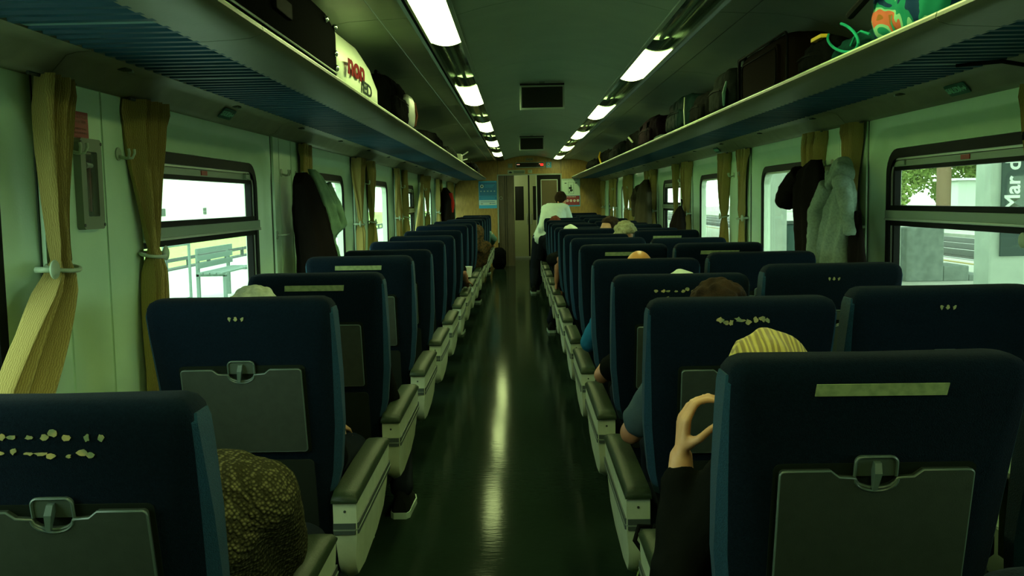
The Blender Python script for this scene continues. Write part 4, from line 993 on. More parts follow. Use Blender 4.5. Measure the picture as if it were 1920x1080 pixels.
def person(label, hip, head, face, sh=None, armL=None, armR=None, legs=None, skin=None, shirt=None, sleeve='long', trousers=None, hair=None, hkind='short', vox=0.012, group='seated passengers',
           hands=(None, None), shoes=None, sole=None, shw=0.165, puff=0.0, hs=1.0, trs=1.0, glasses=False, eyes=False, hvox=0.006, sleeve_f=(0.55, 0.55)):
    skin = skin or skin_m; shirt = shirt or black_cl; trousers = trousers or dark_tr; hair_m = hair or hair_dk
    hip = Vector(hip); head = Vector(head)
    t = thing('person', label, 'person', (hip.x, hip.y, 0), group); O = Vector((hip.x, hip.y, 0))
    hip = hip - O; head = head - O
    neck = head + Vector((0, -0.012, -0.115)) - Vector(face).normalized()*0.01
    chest = sh - O if sh else neck + Vector((0, -0.0, -0.13))
    lat = Vector((1, 0, 0))
    if isinstance(sh, Vector) and hasattr(person, 'lat') and person.lat: lat = person.lat
    shL = chest - lat*shw + Vector((0, 0, 0.055)); shR = chest + lat*shw + Vector((0, 0, 0.055))
    body = G(); cl = G(); tr = G()
    Tm = head_geo(body, head, face, hs)
    body.cap(neck + Vector((0, 0, -0.03)), head + Vector((0, -0.01, -0.03)), 0.056, 0.052)
    body.cap(chest, neck, 0.075, 0.05)
    mid = hip.lerp(chest, 0.5)
    for a, b, ra, rb in ((hip, mid, 0.125, 0.115), (mid, chest, 0.115, 0.12)):
        for dx in (-0.055, 0.055): body.cap(a + lat*dx, b + lat*dx, ra*0.9, rb*0.9)
        for dx in (-0.06, 0.0, 0.06): cl.cap(a + lat*dx, b + lat*dx, ra*0.9 + 0.02 + puff, rb*0.9 + 0.02 + puff)
    cl.cap(shL*0.8 + shR*0.2, shR*0.8 + shL*0.2, 0.088 + puff, 0.088 + puff); cl.cap(chest, neck + Vector((0, 0, -0.05)), 0.10, 0.065)
    body.cap(shL, shR, 0.06, 0.06)
    for si, (S, arm, hd) in enumerate(((shL, armL, hands[0]), (shR, armR, hands[1]))):
        sg = -1 if si == 0 else 1
        if arm is None:
            el = S + Vector((sg*0.04, 0.10, -0.24)); wr = Vector((hip.x + sg*0.09, hip.y + 0.26, hip.z + 0.10))
        else: el, wr = Vector(arm[0]) - O, Vector(arm[1]) - O
        body.cap(S, el, 0.050, 0.040); body.cap(el, el.lerp(wr, 0.45), 0.041, 0.039); body.cap(el.lerp(wr, 0.45), wr, 0.039, 0.026)
        if sleeve == 'long':
            cl.cap(S, el, 0.066 + puff, 0.055 + puff); e2 = el.lerp(wr, 0.76); cl.cap(el, e2, 0.055 + puff, 0.040 + puff*0.4)
        elif sleeve == 'short':
            e2 = S.lerp(el, 0.72); cl.cap(S, e2, 0.068, 0.062)
        if hd: hand(body, wr, hd[0], hd[1], hd[2], hd[3], 1.0, hd[4] if len(hd) > 4 else 0.6)
        else: hand(body, wr, (0.0, 1, -0.25), (0, -0.2, -1), -sg, 0.3)
    for sg in (-1, 1):
        if legs: kn, an = [Vector(v) - O for v in legs[0 if sg < 0 else 1]]
        else:
            kn = hip + Vector((sg*0.12, 0.42, -0.04)); an = Vector((kn.x, kn.y + 0.06, FZ + 0.10))
        hj = hip + Vector((sg*0.09, 0, -0.01)); toe = Vector((an.x, an.y + 0.15, FZ + 0.035))
        body.cap(hj, kn, 0.080, 0.056); body.cap(kn, kn.lerp(an, 0.4), 0.056, 0.054); body.cap(kn.lerp(an, 0.4), an, 0.054, 0.036); body.cap(an + Vector((0, -0.02, -0.05)), toe, 0.035, 0.030)
        tr.cap(hj, kn, 0.100*trs, 0.075*trs); tr.cap(kn, an + Vector((0, 0, 0.02)), 0.075*trs, 0.055*trs)
        sh_ = G(); c = an
        rings = []
        for q, w, hh in ((-0.075, 0.028, 0.07), (-0.055, 0.038, 0.09), (0.0, 0.040, 0.105), (0.06, 0.042, 0.075), (0.13, 0.046, 0.05), (0.175, 0.038, 0.035), (0.195, 0.020, 0.025)):
            rings.append([(c.x + w*math.cos(a), c.y + q, FZ + 0.022 + hh*max(0, math.sin(a))) for a in [2*PI*k/16 for k in range(16)]])
        so = sh_.loft(rings).build('shoe', shoes or shoe_m, t, True, 50)
        rings = []
        for q, w in ((-0.082, 0.026), (-0.060, 0.041), (0.0, 0.043), (0.06, 0.046), (0.13, 0.050), (0.18, 0.042), (0.205, 0.022)):
            rings.append([(c.x - w, c.y + q, FZ), (c.x + w, c.y + q, FZ), (c.x + w, c.y + q, FZ + 0.026), (c.x - w, c.y + q, FZ + 0.026)])
        G().loft(rings).build('sole', sole or sole_m, so)
    tr.cap(hip - lat*0.06, hip + lat*0.06, 0.125, 0.125)
    remesh(body, 'body', skin, t, vox)
    remesh(cl, 'shirt' if sleeve == 'short' else 'sweater', shirt, t, max(0.009, vox*0.9), 4, 0.012, 0.06)
    remesh(tr, 'trousers', trousers, t, 0.014, 4, 0.008, 0.08)
    if hair is not False: remesh(hair_geo(Tm, hkind, int(abs(hip.y + head.x)*10) % 7 + len(label) % 5), 'hair', hair_m, t, hvox, 2)
    if eyes or glasses:
        for e in (-1, 1):
            g = G().ell((e*0.030, 0.074, 0.005), (0.012, 0.011, 0.009), n=10, m=8).xf(Tm); g.build('eye', sign_w, t, True)
    if glasses:
        g = G()
        for e in (-1, 1): g.tube([(e*0.034 + 0.024*math.cos(a), 0.098, 0.003 + 0.018*math.sin(a)) for a in [2*PI*k/14 for k in range(15)]], 0.0022, 6)
        g.tube([(-0.010, 0.100, 0.006), (0.010, 0.100, 0.006)], 0.002, 6); g.tube([(-0.058, 0.098, 0.006), (-0.080, 0.0, 0.004)], 0.002, 6); g.tube([(0.058, 0.098, 0.006), (0.080, 0.0, 0.004)], 0.002, 6)
        g.xf(Tm).build('glasses', alu, t, True)
    return t
person.lat = None
# near right: blonde woman, left forearm raised from the console
p1 = person('person with golden blonde hair and black sweater raising a bare hand', (0.42, 2.14, 0.56), (0.285, 1.93, 1.050), (0.05, 1, -0.05), shirt=black_cl, hair=hair_bl, hkind='short',
       armL=((0.105, 1.90, 0.695), (0.122, 1.985, 0.905)), hands=((( 0.10, 0.10, 1.0), (1.0, 0.05, -0.10), -1, 0.60, 1.5), None), vox=0.0055, puff=0.010, hvox=0.005, sh=Vector((0.385, 1.93, 0.80)))
person('person with dark brown hair and grey-blue t-shirt, bare elbow on the second right console', (0.42, 3.14, 0.56), (0.405, 2.98, 1.062), (0.1, 1, -0.1), shirt=grey_tee, sleeve='short', hair=hair_dk, hkind='curly',
       armL=((0.140, 3.04, 0.700), (0.22, 3.34, 0.72)), skin=skin2_m, vox=0.008, hvox=0.006)
person('person in black t-shirt with a white cap, bare elbow on the third right console', (0.40, 4.14, 0.56), (0.445, 3.92, 1.025), (0, 1, 0), shirt=black_cl, sleeve='short', hair=cap_w,
       armL=((0.135, 4.06, 0.700), (0.20, 4.36, 0.71)), skin=skin2_m, vox=0.010)
person('bald person in bright blue shirt in the fourth seat right of the aisle', (0.40, 5.14, 0.56), (0.400, 4.93, 1.068), (0, 1, 0), shirt=blue_cl, hair=False, armL=((0.150, 5.02, 0.70), (0.22, 5.32, 0.70)), skin=scalp_m, vox=0.010)
person('person in dark clothes with hand gripping the eighth right console and shoe in the aisle', (0.36, 9.14, 0.56), (0.262, 8.93, 1.085), (0, 1, 0), shirt=black_cl, sleeve='short', hair=cap_w, armL=((0.150, 8.80, 0.90), (0.125, 8.86, 0.70)),
       hands=(((0.0, 0.5, -1), (0.6, -0.2, -0.2), 1, 0.6), None), skin=skin2_m, legs=(((0.20, 9.52, 0.52), (0.10, 9.62, 0.22)), ((0.45, 9.55, 0.52), (0.45, 9.6, 0.22))))
person('dark-haired person with glasses leaning between the seats and looking down sideways', (0.93, 9.14, 0.56), (0.625, 8.95, 1.155), (-0.75, -0.55, -0.15), shirt=dark_tr, hair=hair_dk, hkind='bob', glasses=True)
person('person with ash blonde hair and pale shirt looking down between seats', (0.90, 8.14, 0.56), (0.660, 7.93, 1.125), (0.1, -0.8, -0.55), shirt=white_cl, hair=hair_gb, hkind='curly', eyes=True)
person('person with reddish-brown hair seated right behind the standing man in white', (0.40, 13.14, 0.56), (0.270, 12.93, 1.105), (0, 1, 0), shirt=dark_tr, hair=red_hair)
# left column
person('person in chunky olive knitted sweater leaning over the nearest left console', (-0.93, 2.10, 0.56), (-1.02, 1.96, 0.92), (0, 1, 0), shirt=knit, hair=hair_dk, armR=((-0.765, 2.06, 0.705), (-0.83, 2.33, 0.67)), vox=0.008, puff=0.026, shw=0.17, sh=Vector((-0.925, 1.92, 0.79)))
person('person with white hair in the second seat left of the aisle', (-0.98, 3.12, 0.56), (-1.030, 2.95, 1.068), (0, 1, 0), shirt=black_cl, hair=hair_wh, hkind='curly')
person('slouched person in dark trousers, black white-soled shoe in the aisle on the left', (-0.96, 4.12, 0.55), (-0.98, 3.94, 1.00), (0, 1, 0), shirt=black_cl, legs=(((-1.05, 4.5, 0.52), (-1.05, 4.4, 0.22)), ((-0.80, 4.40, 0.50), (-0.735, 4.02, 0.22))))
person('person with bare forearm on the eighth left console', (-0.95, 9.14, 0.56), (-0.98, 8.93, 1.05), (0, 1, 0), shirt=black_cl, sleeve='short', armR=((-0.745, 8.85, 0.80), (-0.72, 9.02, 0.70)), skin=skin2_m)
person('person with long brown hair and patterned brown shawl leaning into the aisle on the left', (-0.90, 12.14, 0.56), (-0.74, 12.05, 1.02), (0.2, 1, -0.3), shirt=brown_cl, hair=brown_cl, hkind='long', armR=((-0.68, 12.10, 0.70), (-0.72, 12.35, 0.68)), puff=0.01, sh=Vector((-0.80, 12.08, 0.82)))
person('person in teal-grey sleeve near the far end of the left column', (-0.92, 17.10, 0.56), (-0.90, 16.93, 1.05), (0, 1, 0), shirt=teal_cl, armR=((-0.66, 16.95, 0.78), (-0.70, 17.15, 0.68)))
# standing man leaning over the seats
person.lat = Vector((0.93, -0.30, 0.0))
person('man in a white long-sleeved shirt standing in the aisle, bending over the right seats', (0.15, 13.75, 0.90), (0.400, 14.05, 1.435), (0.5, 0.7, -0.5), sh=Vector((0.315, 13.93, 1.265)), shirt=white_cl, hair=hair_dk,
       armL=((0.105, 13.70, 1.05), (0.085, 13.72, 0.88)), armR=((0.56, 13.95, 1.02), (0.50, 14.1, 0.9)), legs=(((0.0, 13.80, 0.48), (-0.02, 13.72, 0.21)), ((0.16, 13.82, 0.48), (0.03, 13.95, 0.21))),
       hands=(((0, 0.1, -1), (1, 0, 0), 1, 0.5), None), group='standing passengers', shw=0.155, puff=0.0, vox=0.011)
person.lat = None

# ================================================================== LUGGAGE
def sq(d, e=5): return (abs(d.x)**e + abs(d.y)**e + abs(d.z)**e) ** (-1/e)
bag_black = mat('black_nylon', (0.003, 0.0035, 0.003), 0.95, bump=0.4, bscale=160)
bag_grey = mat('charcoal_nylon', (0.008, 0.011, 0.009), 0.95, bump=0.4, bscale=160)
bag_brown = mat('dark_brown_canvas', (0.011, 0.007, 0.004), 0.95, bump=0.4, bscale=200)
bag_plum = mat('plum_nylon', (0.013, 0.006, 0.009), 0.95, bump=0.4, bscale=160)
bag_green = mat('dark_teal_nylon', (0.005, 0.014, 0.012), 0.6, bump=0.4, bscale=160)
bag_red = mat('reddish_brown_leatherette', (0.05, 0.02, 0.013), 0.6, (0.035, 0.015, 0.010), 8, 0.3, 60)
strap_m = mat('black_webbing', (0.006, 0.007, 0.006), 0.7)
yel = mat('yellow_tape', (0.62, 0.42, 0.02), 0.5); orange = mat('orange_piping', (0.36, 0.08, 0.02), 0.5)
ref_m = mat('reflective_piping', (0.55, 0.62, 0.40), 0.25, metal=0.4)
SH = 1.894
def bag(label, s, y0, y1, h, m, x0=0.905, dep=0.34, cat='bag', name='travel_bag', e=4.5, noise=0.02, pocket=True, handle=True, zipm=None, straps=0, lean=0.0, seed=1, group=None, hy=None, piping=None, hl=0.07):
    L = y1 - y0; cx = x0 + dep/2
    t = thing(name, label, cat, (s*cx, (y0+y1)/2, SH), group)
    g = G().ell((0, 0, h/2), (dep/2*0.94, L/2*0.95, h/2*0.97), n=28, m=18, fn=lambda d: sq(d, e))
    # follow the ceiling slope: lower towards the wall
    g.v = [(x, y, z * (1 - 0.28*max(0, (s*x + 0.02)/dep*1.6) * (z/h))) for x, y, z in g.v]
    remesh(g, 'body', m, t, 0.012, 3, noise, 0.09)
    xf = -s*dep/2
    if pocket:
        pg = G().ell((xf*0.90, 0, h*0.36), (0.035, L*0.34, h*0.26), n=20, m=12, fn=lambda d: sq(d, e))
        p = remesh(pg, 'front_pocket', m, t, 0.008, 2, noise*0.5, 0.06)
        G().tube([(xf*0.90 - s*0.034, -L*0.28, h*0.50), (xf*0.90 - s*0.038, 0, h*0.53), (xf*0.90 - s*0.034, L*0.28, h*0.50)], 0.003, 6).build('zipper', zipm or strap_m, p)
    if handle:
        hh = hy if hy is not None else 0
        G().tube([(xf*0.3, hh - 0.08, h*0.93), (xf*0.3, hh - 0.07, h*0.93 + hl), (xf*0.3, hh + 0.07, h*0.93 + hl), (xf*0.3, hh + 0.08, h*0.93)], 0.010, 8).build('top_handle', strap_m, t, True)
    for k in range(straps):
        yy = -L*0.22 + L*0.44*k
        G().tube([(xf*0.5, yy, h*0.97), (xf*1.02, yy + 0.01, h*0.72), (xf*1.06, yy, h*0.38), (xf*0.98, yy + 0.02, h*0.10)], 0.013, 8).build('strap', strap_m, t, True)
    if piping:
        G().tube([(xf*0.96, -L*0.40, h*0.15), (xf*1.0, -L*0.42, h*0.5), (xf*0.9, -L*0.34, h*0.85)], 0.004, 6).build('piping', piping, t, True)
        G().tube([(xf*1.02, -L*0.15, h*0.42), (xf*1.02, L*0.10, h*0.42)], 0.004, 6).build('piping', piping, t, True)
    return t
# left rack ---------------------------------------------------------
tk = thing('hard_case', 'large black hard case with metal corner studs on the left rack', 'suitcase', (0, 0, 0))
P = [(0.925, 1.896), (0.915, 1.96), (0.915, 2.12), (0.95, 2.185), (1.06, 2.195), (1.22, 2.14), (1.32, 2.06), (1.33, 1.896)]
g = G()
rings = []
for y, k in ((2.10, 0.80), (2.13, 0.93), (2.18, 1.0), (3.80, 1.0), (3.87, 0.95), (3.90, 0.84)):
    rings.append([(-(1.12 + (x - 1.12)*k), y, 2.03 + (z - 2.03)*k if z > 1.9 else z) for x, z in P])
g.loft(rings).build('shell', mat('black_hard_shell', (0.0015, 0.002, 0.0018), 0.95, bump=0.2, bscale=120, spec=0.01), tk, True, 35)
G().tube([(-0.912, 2.2, 1.955), (-0.912, 3.0, 1.955), (-0.912, 3.8, 1.955), (-0.95, 3.885, 1.957), (-1.1, 3.905, 1.96)], 0.004, 6).build('rim_seam', alu, tk, True)
for y, z in ((3.79, 2.13), (3.79, 2.03), (3.62, 2.13), (3.80, 1.975), (3.0, 2.13), (2.6, 2.13)):
    g = G().ell((-0.912, y, z), (0.010, 0.016, 0.013), n=12, m=8); g.build('stud', mat('chrome', (0.6, 0.65, 0.6), 0.15, metal=1.0), tk, True)
G().box(-0.918, -0.905, 2.85, 3.05, 2.02, 2.07, 0.004).build('latch', strap_m, tk)
G().tube([(-0.912, 2.85, 2.09), (-0.885, 2.87, 2.10), (-0.885, 3.03, 2.10), (-0.912, 3.05, 2.09)], 0.008, 8).build('handle', strap_m, tk, True)
wb = thing('plastic_bag', 'crumpled white plastic bag with red and black lettering on the left rack', 'bag', (0, 0, 0))
plastic = mat('white_polythene', (0.72, 0.78, 0.62), 0.4, (0.62, 0.68, 0.54), 5)
g = G(); rr = random.Random(4); rings = []
for z, a, b, xs in ((1.896, 4.08, 5.02, 0.10), (1.93, 4.00, 5.10, 0.125), (2.02, 3.96, 5.04, 0.13), (2.10, 3.98, 4.94, 0.11), (2.15, 4.02, 4.86, 0.085), (2.19, 4.06, 4.84, 0.06), (2.215, 4.10, 4.82, 0.03)):
    n = 40; rings.append([(-1.05 + (xs*(1 + 0.03*math.sin(7*q + z*20)))*math.copysign(abs(math.cos(q))**0.25, math.cos(q)), (a+b)/2 + (b-a)/2*math.copysign(abs(math.sin(q))**0.3, math.sin(q)), z + 0.006*math.sin(5*q)) for q in [2*PI*k/n for k in range(n)]])
g.loft(rings).build('sheet', plastic, wb, True, 60)
rt_ = mat('red_print', (0.16, 0.008, 0.010), 0.6)
text('non', rt_, (-0.911, 4.27, 2.035), (0, 1, 0.02), (0.02, 0, 1), 0.125, wb, bold=0.004, xs=2.3, depth=0.001)
text('ED', ink, (-0.911, 4.56, 1.975), (0, 1, 0.0), (0.0, 0, 1), 0.078, wb, bold=0.002, xs=2.8, depth=0.001)
G().box(-0.925, -0.914, 4.45, 4.72, 1.938, 1.945).build('print_line', ink, wb)
bag('black and white backpack with orange piping beside the white plastic bag', -1, 5.25, 6.55, 0.29, bag_black, dep=0.30, name='backpack', straps=2, noise=0.03, seed=2, hy=-0.3, hl=0.03)
bp = bpy.data.objects['backpack']
remesh(G().ell((0.15, 0.28, 0.13), (0.03, 0.22, 0.10), n=18, m=10, fn=lambda d: sq(d, 4)), 'side_panel', plastic, bp, 0.01, 2, label='pale side panel')
G().tube([(0.175, 0.42, 0.05), (0.185, 0.47, 0.12), (0.175, 0.44, 0.2)], 0.008, 6).build('piping', orange, bp, True, label='orange piping')
bag('flat black bag with a raised corner on the far left rack', -1, 7.6, 9.6, 0.15, bag_black, dep=0.34, noise=0.05, pocket=False, hl=0.05, hy=0.5)
bag('small dark bundle at the far half of the left rack', -1, 9.9, 11.4, 0.14, bag_grey, dep=0.30, noise=0.05, pocket=False, handle=False)
fs = thing('folding_stool', 'pale folded metal stool poking out over the far left rack', 'stool', (-1.0, 11.9, SH))
for a in (-0.1, 0.1): G().tube([(0.0, -0.3, 0.02 + a*0.1), (0.14, 0.5 + a, 0.14 + a*0.5)], 0.009, 6).build('leg', hook_m, fs, True)
G().tube([(0.0, -0.3, 0.01), (0.0, 0.2, 0.012)], 0.012, 8).build('crossbar', hook_m, fs, True); G().box(-0.10, 0.10, -0.25, 0.1, 0.02, 0.13, 0.01).build('seat', cream_pl, fs)
bag('black bag at the very end of the left rack', -1, 16.0, 17.2, 0.20, bag_black, dep=0.34, noise=0.04, pocket=True, hl=0.04)
# right rack --------------------------------------------------------
floral = mat('floral_print_cloth', (0.03, 0.30, 0.17), 0.75)
_nt = floral.node_tree; _N = _nt.nodes; _L = _nt.links; _p = _N['Principled BSDF']
_tc = _N.new('ShaderNodeTexCoord'); _ns = _N.new('ShaderNodeTexNoise'); _ns.inputs['Scale'].default_value = 4.5; _ns.inputs['Detail'].default_value = 1.5; _ns.inputs['Distortion'].default_value = 1.8
_L.new(_tc.outputs['Object'], _ns.inputs['Vector']); _r = _N.new('ShaderNodeValToRGB'); _r.color_ramp.interpolation = 'CONSTANT'
_E = _r.color_ramp.elements; _E[0].position = 0; _E[0].color = (0.008, 0.03, 0.07, 1); _E[1].position = 0.40; _E[1].color = (0.012, 0.17, 0.10, 1)
for p_, c_ in ((0.48, (0.16, 0.38, 0.22, 1)), (0.535, (0.42, 0.10, 0.05, 1)), (0.60, (0.22, 0.09, 0.02, 1)), (0.64, (0.015, 0.2, 0.12, 1))):
    e_ = _E.new(p_); e_.color = c_
_L.new(_ns.outputs['Fac'], _r.inputs[0]); _L.new(_r.outputs[0], _p.inputs['Base Color'])
teal_rim = mat('teal_edging', (0.01, 0.22, 0.13), 0.6); dteal = mat('dark_teal_cloth', (0.004, 0.028, 0.022), 0.85, bump=0.3, bscale=60)
fb = bag('teal and orange floral print bag with black strap at the front of the right rack', 1, 2.66, 3.20, 0.25, floral, x0=0.90, dep=0.36, noise=0.03, pocket=False, handle=False, name='floral_bag')
G().tube([(-0.185, -0.30, 0.185), (-0.20, 0.0, 0.19), (-0.185, 0.32, 0.145)], 0.014, 8).build('strap', strap_m, fb, True)
G().tube([(-0.15, -0.28, 0.225), (-0.17, 0.1, 0.215), (-0.15, 0.32, 0.175)], 0.006, 6).build('piping', teal_rim, fb, True)
tc_ = thing('teal_cloth', 'dark teal cloth with bright teal rolled edge drooping by the floral bag', 'cloth', (0.99, 3.35, SH))
remesh(G().ell((0, 0, 0.05), (0.085, 0.22, 0.05), n=24, m=14, fn=lambda d: 1 + 0.16*math.sin(5*d.y + 3*d.x) + 0.08*math.sin(9*d.x)), 'cloth', dteal, tc_, 0.009, 2, 0.03, 0.06)
G().tube([(-0.06 - 0.05*math.sin(q*0.5), 0.03 + 0.20*math.cos(q) - 0.1*q/6, 0.085 + 0.065*math.sin(q + 2.2)) for q in [0.2*k for k in range(26)]], 0.005, 8).build('rolled_edge', teal_rim, tc_, True)
G().tube([(-0.085, -0.08, 0.05), (-0.09, -0.14, 0.075), (-0.09, -0.19, 0.078), (-0.08, -0.24, 0.06)], 0.004, 8).build('rolled_edge', teal_rim, tc_, True)
bb = bag('small black bag with yellow tag on the right rack', 1, 3.55, 3.85, 0.14, bag_black, x0=0.90, dep=0.17, noise=0.04, pocket=True, handle=False)
G().box(-0.085, -0.05, -0.12, 0.0, 0.128, 0.142, 0.003).build('tag', yel, bb, label='yellow tag')
bag('long reddish-brown bag lying behind the others on the right rack', 1, 3.30, 4.08, 0.17, bag_red, x0=1.08, dep=0.30, noise=0.02, pocket=True, zipm=strap_m, hl=0.01, name='long_bag')
su = bag('large dark brown soft suitcase standing on the right rack', 1, 4.12, 5.10, 0.27, bag_brown, x0=0.93, dep=0.36, e=9, noise=0.008, pocket=False, handle=False, name='suitcase', cat='suitcase')
G().prism(rrect(0.68, 0.19, 0.04, 4, 0, 0.125), lambda a, b, h: (-0.166 - h, a, b), 0, 0.016).build('front_pocket', bag_brown, su)
G().tube([(-0.185, a, b) for a, b in rrect(0.64, 0.16, 0.03, 4, 0, 0.125) + rrect(0.64, 0.16, 0.03, 4, 0, 0.125)[:1]], 0.003, 6).build('zipper', strap_m, su)
G().tube([(-0.17, a, b) for a, b in rrect(0.90, 0.235, 0.04, 4, 0, 0.135) + rrect(0.90, 0.235, 0.04, 4, 0, 0.135)[:1]], 0.006, 6).build('piping', strap_m, su)
b3 = bag('dark grey-green backpack with a top loop and green keyring on the right rack', 1, 5.16, 5.74, 0.26, bag_grey, dep=0.34, name='backpack', noise=0.03, hl=0.06, hy=-0.1)
G().tube([(-0.18, -0.30, 0.16), (-0.20, -0.31, 0.10), (-0.19, -0.28, 0.04), (-0.18, -0.25, 0.11), (-0.18, -0.30, 0.16)], 0.006, 6).build('key_ring', mat('mint_cord', (0.20, 0.45, 0.32), 0.4), b3, True)
bag('plain black holdall between two backpacks on the right rack', 1, 5.80, 6.38, 0.21, bag_black, dep=0.36, noise=0.03, pocket=True, handle=False)
bag('black backpack with bright reflective piping on the right rack', 1, 6.44, 7.45, 0.27, bag_green, dep=0.34, name='backpack', noise=0.03, piping=ref_m, hl=0.02, straps=0)
bag('pale green folded cloth under the reflective backpack', 1, 7.50, 7.95, 0.05, mat('pale_green_cloth', (0.16, 0.24, 0.17), 0.8), x0=0.88, dep=0.2, noise=0.02, pocket=False, handle=False, name='folded_cloth', cat='cloth')
bag('plum and black backpack on the right rack', 1, 8.0, 9.1, 0.26, bag_plum, dep=0.34, name='backpack', noise=0.03, straps=2, hl=0.03)
b4 = bag('black sports bag with white lettering on the right rack', 1, 9.2, 10.4, 0.22, bag_black, dep=0.34, noise=0.03, pocket=False, hl=0.02)
G().tube([(-0.178, -0.40, 0.10), (-0.178, -0.10, 0.16)], 0.010, 6).build('logo_patch', ref_m, b4)
bag('charcoal holdall further along the right rack', 1, 10.5, 12.1, 0.20, bag_grey, dep=0.34, noise=0.03, pocket=True, hl=0.03)
b5 = bag('black bag with yellow strap near the end of the right rack', 1, 12.3, 14.2, 0.20, bag_black, dep=0.34, noise=0.04, pocket=False, hl=0.04)
G().tube([(-0.17, -0.2, 0.03), (-0.18, 0.0, 0.12), (-0.15, 0.15, 0.20)], 0.012, 6).build('strap', yel, b5, True, label='yellow strap')
bag('round black bag at the end of the right rack', 1, 14.8, 16.8, 0.20, bag_black, dep=0.36, e=2.4, noise=0.03, pocket=False, hl=0.02)
cb = thing('hanging_strap', 'thin black strap hanging down from the right rack in front of the valance', 'strap', (1.33, 3.05, 1.86))
G().tube([(-0.10, 0.16, 0.004), (0.0, 0.06, 0.002), (0.05, 0.0, -0.02), (0.06, -0.03, -0.08), (0.055, -0.02, -0.16), (0.05, 0.0, -0.23)], [0.006, 0.007, 0.007, 0.005, 0.005, 0.007], 8).build('strap', strap_m, cb, True)
G().box(0.042, 0.058, -0.008, 0.008, -0.25, -0.225, 0.002).build('buckle', strap_m, cb)

# ================================================================== HANGING CLOTHES
hood_m = mat('heather_grey_jersey', (0.22, 0.30, 0.24), 0.95, (0.17, 0.235, 0.185), 90, 0.3, 300)
pale_gr = mat('grey_green_cotton', (0.17, 0.29, 0.17), 0.9, (0.12, 0.21, 0.125), 14, 0.3, 120)
olive_c = mat('brown_olive_coat', (0.055, 0.050, 0.030), 0.9, bump=0.3, bscale=60)
darkb = mat('near_black_jacket', (0.010, 0.008, 0.007), 0.9, bump=0.3, bscale=60)
denim = mat('blue_denim', (0.03, 0.07, 0.11), 0.9)
def drape(g, prof, folds=5, amp=0.014, ph=0.0, sx=1):
    """prof: (z, yc, half width, xc, half depth)"""
    n = 48; rings = []
    for z, yc, w, xc, d in prof:
        k = []
        for j in range(n):
            q = 2*PI*j/n; f = 1 + (amp/max(d, 0.02)) * math.sin(folds*q*1.0 + ph + z*2.5) * min(1, (prof[0][0] - z)*6 + 0.15)
            k.append((sx*(xc + d*math.cos(q)*f), yc + w*math.sin(q)*(1 + 0.04*math.sin(3*q + z*9)), z))
        rings.append(k)
    g.loft(rings)
def garment(label, s, hook_y, m, prof, sleeves=(), cat='jacket', name='hanging_jacket', folds=7, amp=0.016, extra=None, vox=0.010, noise=0.012, hz=1.62, bodyname='body'):
    t = thing(name, label, cat, (s*1.44, hook_y, hz)); sx = -s
    g = G(); drape(g, prof, folds, amp, hook_y, sx)
    remesh(g, bodyname, m, t, vox, 1, noise, 0.07)
    for pts, rad in sleeves:
        h = G(); h.tube([(sx*x, y, z) for x, y, z in pts], rad, 12)
        remesh(h, 'sleeve', m, t, vox, 1, noise*1.3, 0.05)
    if extra: extra(t, sx)
    return t
def hj(t, sx):
    h = G().ell((sx*0.07, -0.02, -0.06), (0.055, 0.085, 0.075), n=24, m=14, fn=lambda d: 1 + 0.10*math.sin(6*d.y + 4*d.z)); h.tube([(sx*0.10, -0.10, -0.02), (sx*0.13, -0.02, -0.13), (sx*0.10, 0.09, -0.06)], 0.022, 8)
    remesh(h, 'hood', hood_m, t, 0.008, 1, 0.012, 0.05)
garment('heather grey hooded sweatshirt hanging between curtain and jacket on the right wall', 1, 4.76, hood_m,
        [(-0.02, 0.10, 0.03, 0.05, 0.03), (-0.08, 0.03, 0.10, 0.06, 0.045), (-0.16, 0.0, 0.16, 0.065, 0.05), (-0.28, 0.02, 0.17, 0.07, 0.05), (-0.42, 0.08, 0.17, 0.08, 0.055), (-0.54, 0.10, 0.18, 0.08, 0.055), (-0.62, 0.10, 0.17, 0.075, 0.045)],
        (([(0.10, 0.06, -0.12), (0.13, 0.16, -0.26), (0.13, 0.20, -0.44), (0.12, 0.17, -0.60)], [0.055, 0.05, 0.045, 0.035]), ([(0.10, -0.10, -0.10), (0.11, -0.22, -0.22), (0.09, -0.20, -0.36)], [0.045, 0.035, 0.03])),
        extra=hj, name='hanging_hoodie', cat='sweatshirt')
garment('black jacket hanging over the edge of the second right window', 1, 5.20, darkb,
        [(0.02, 0.0, 0.04, 0.05, 0.03), (-0.03, 0.06, 0.14, 0.06, 0.05), (-0.10, 0.08, 0.20, 0.065, 0.06), (-0.24, 0.07, 0.20, 0.065, 0.06), (-0.45, 0.04, 0.20, 0.06, 0.06), (-0.62, 0.02, 0.20, 0.06, 0.055), (-0.75, 0.02, 0.19, 0.06, 0.05)],
        (([(0.08, 0.16, -0.06), (0.12, 0.27, -0.14), (0.13, 0.33, -0.22)], [0.07, 0.065, 0.06]),), noise=0.01)
garment('dark jacket hanging behind the grey sweatshirt beside the right curtain', 1, 4.66, darkb,
        [(-0.25, 0.0, 0.06, 0.03, 0.02), (-0.40, 0.0, 0.12, 0.035, 0.025), (-0.62, -0.01, 0.15, 0.035, 0.03), (-0.78, -0.01, 0.14, 0.035, 0.03)], name='dark_jacket')
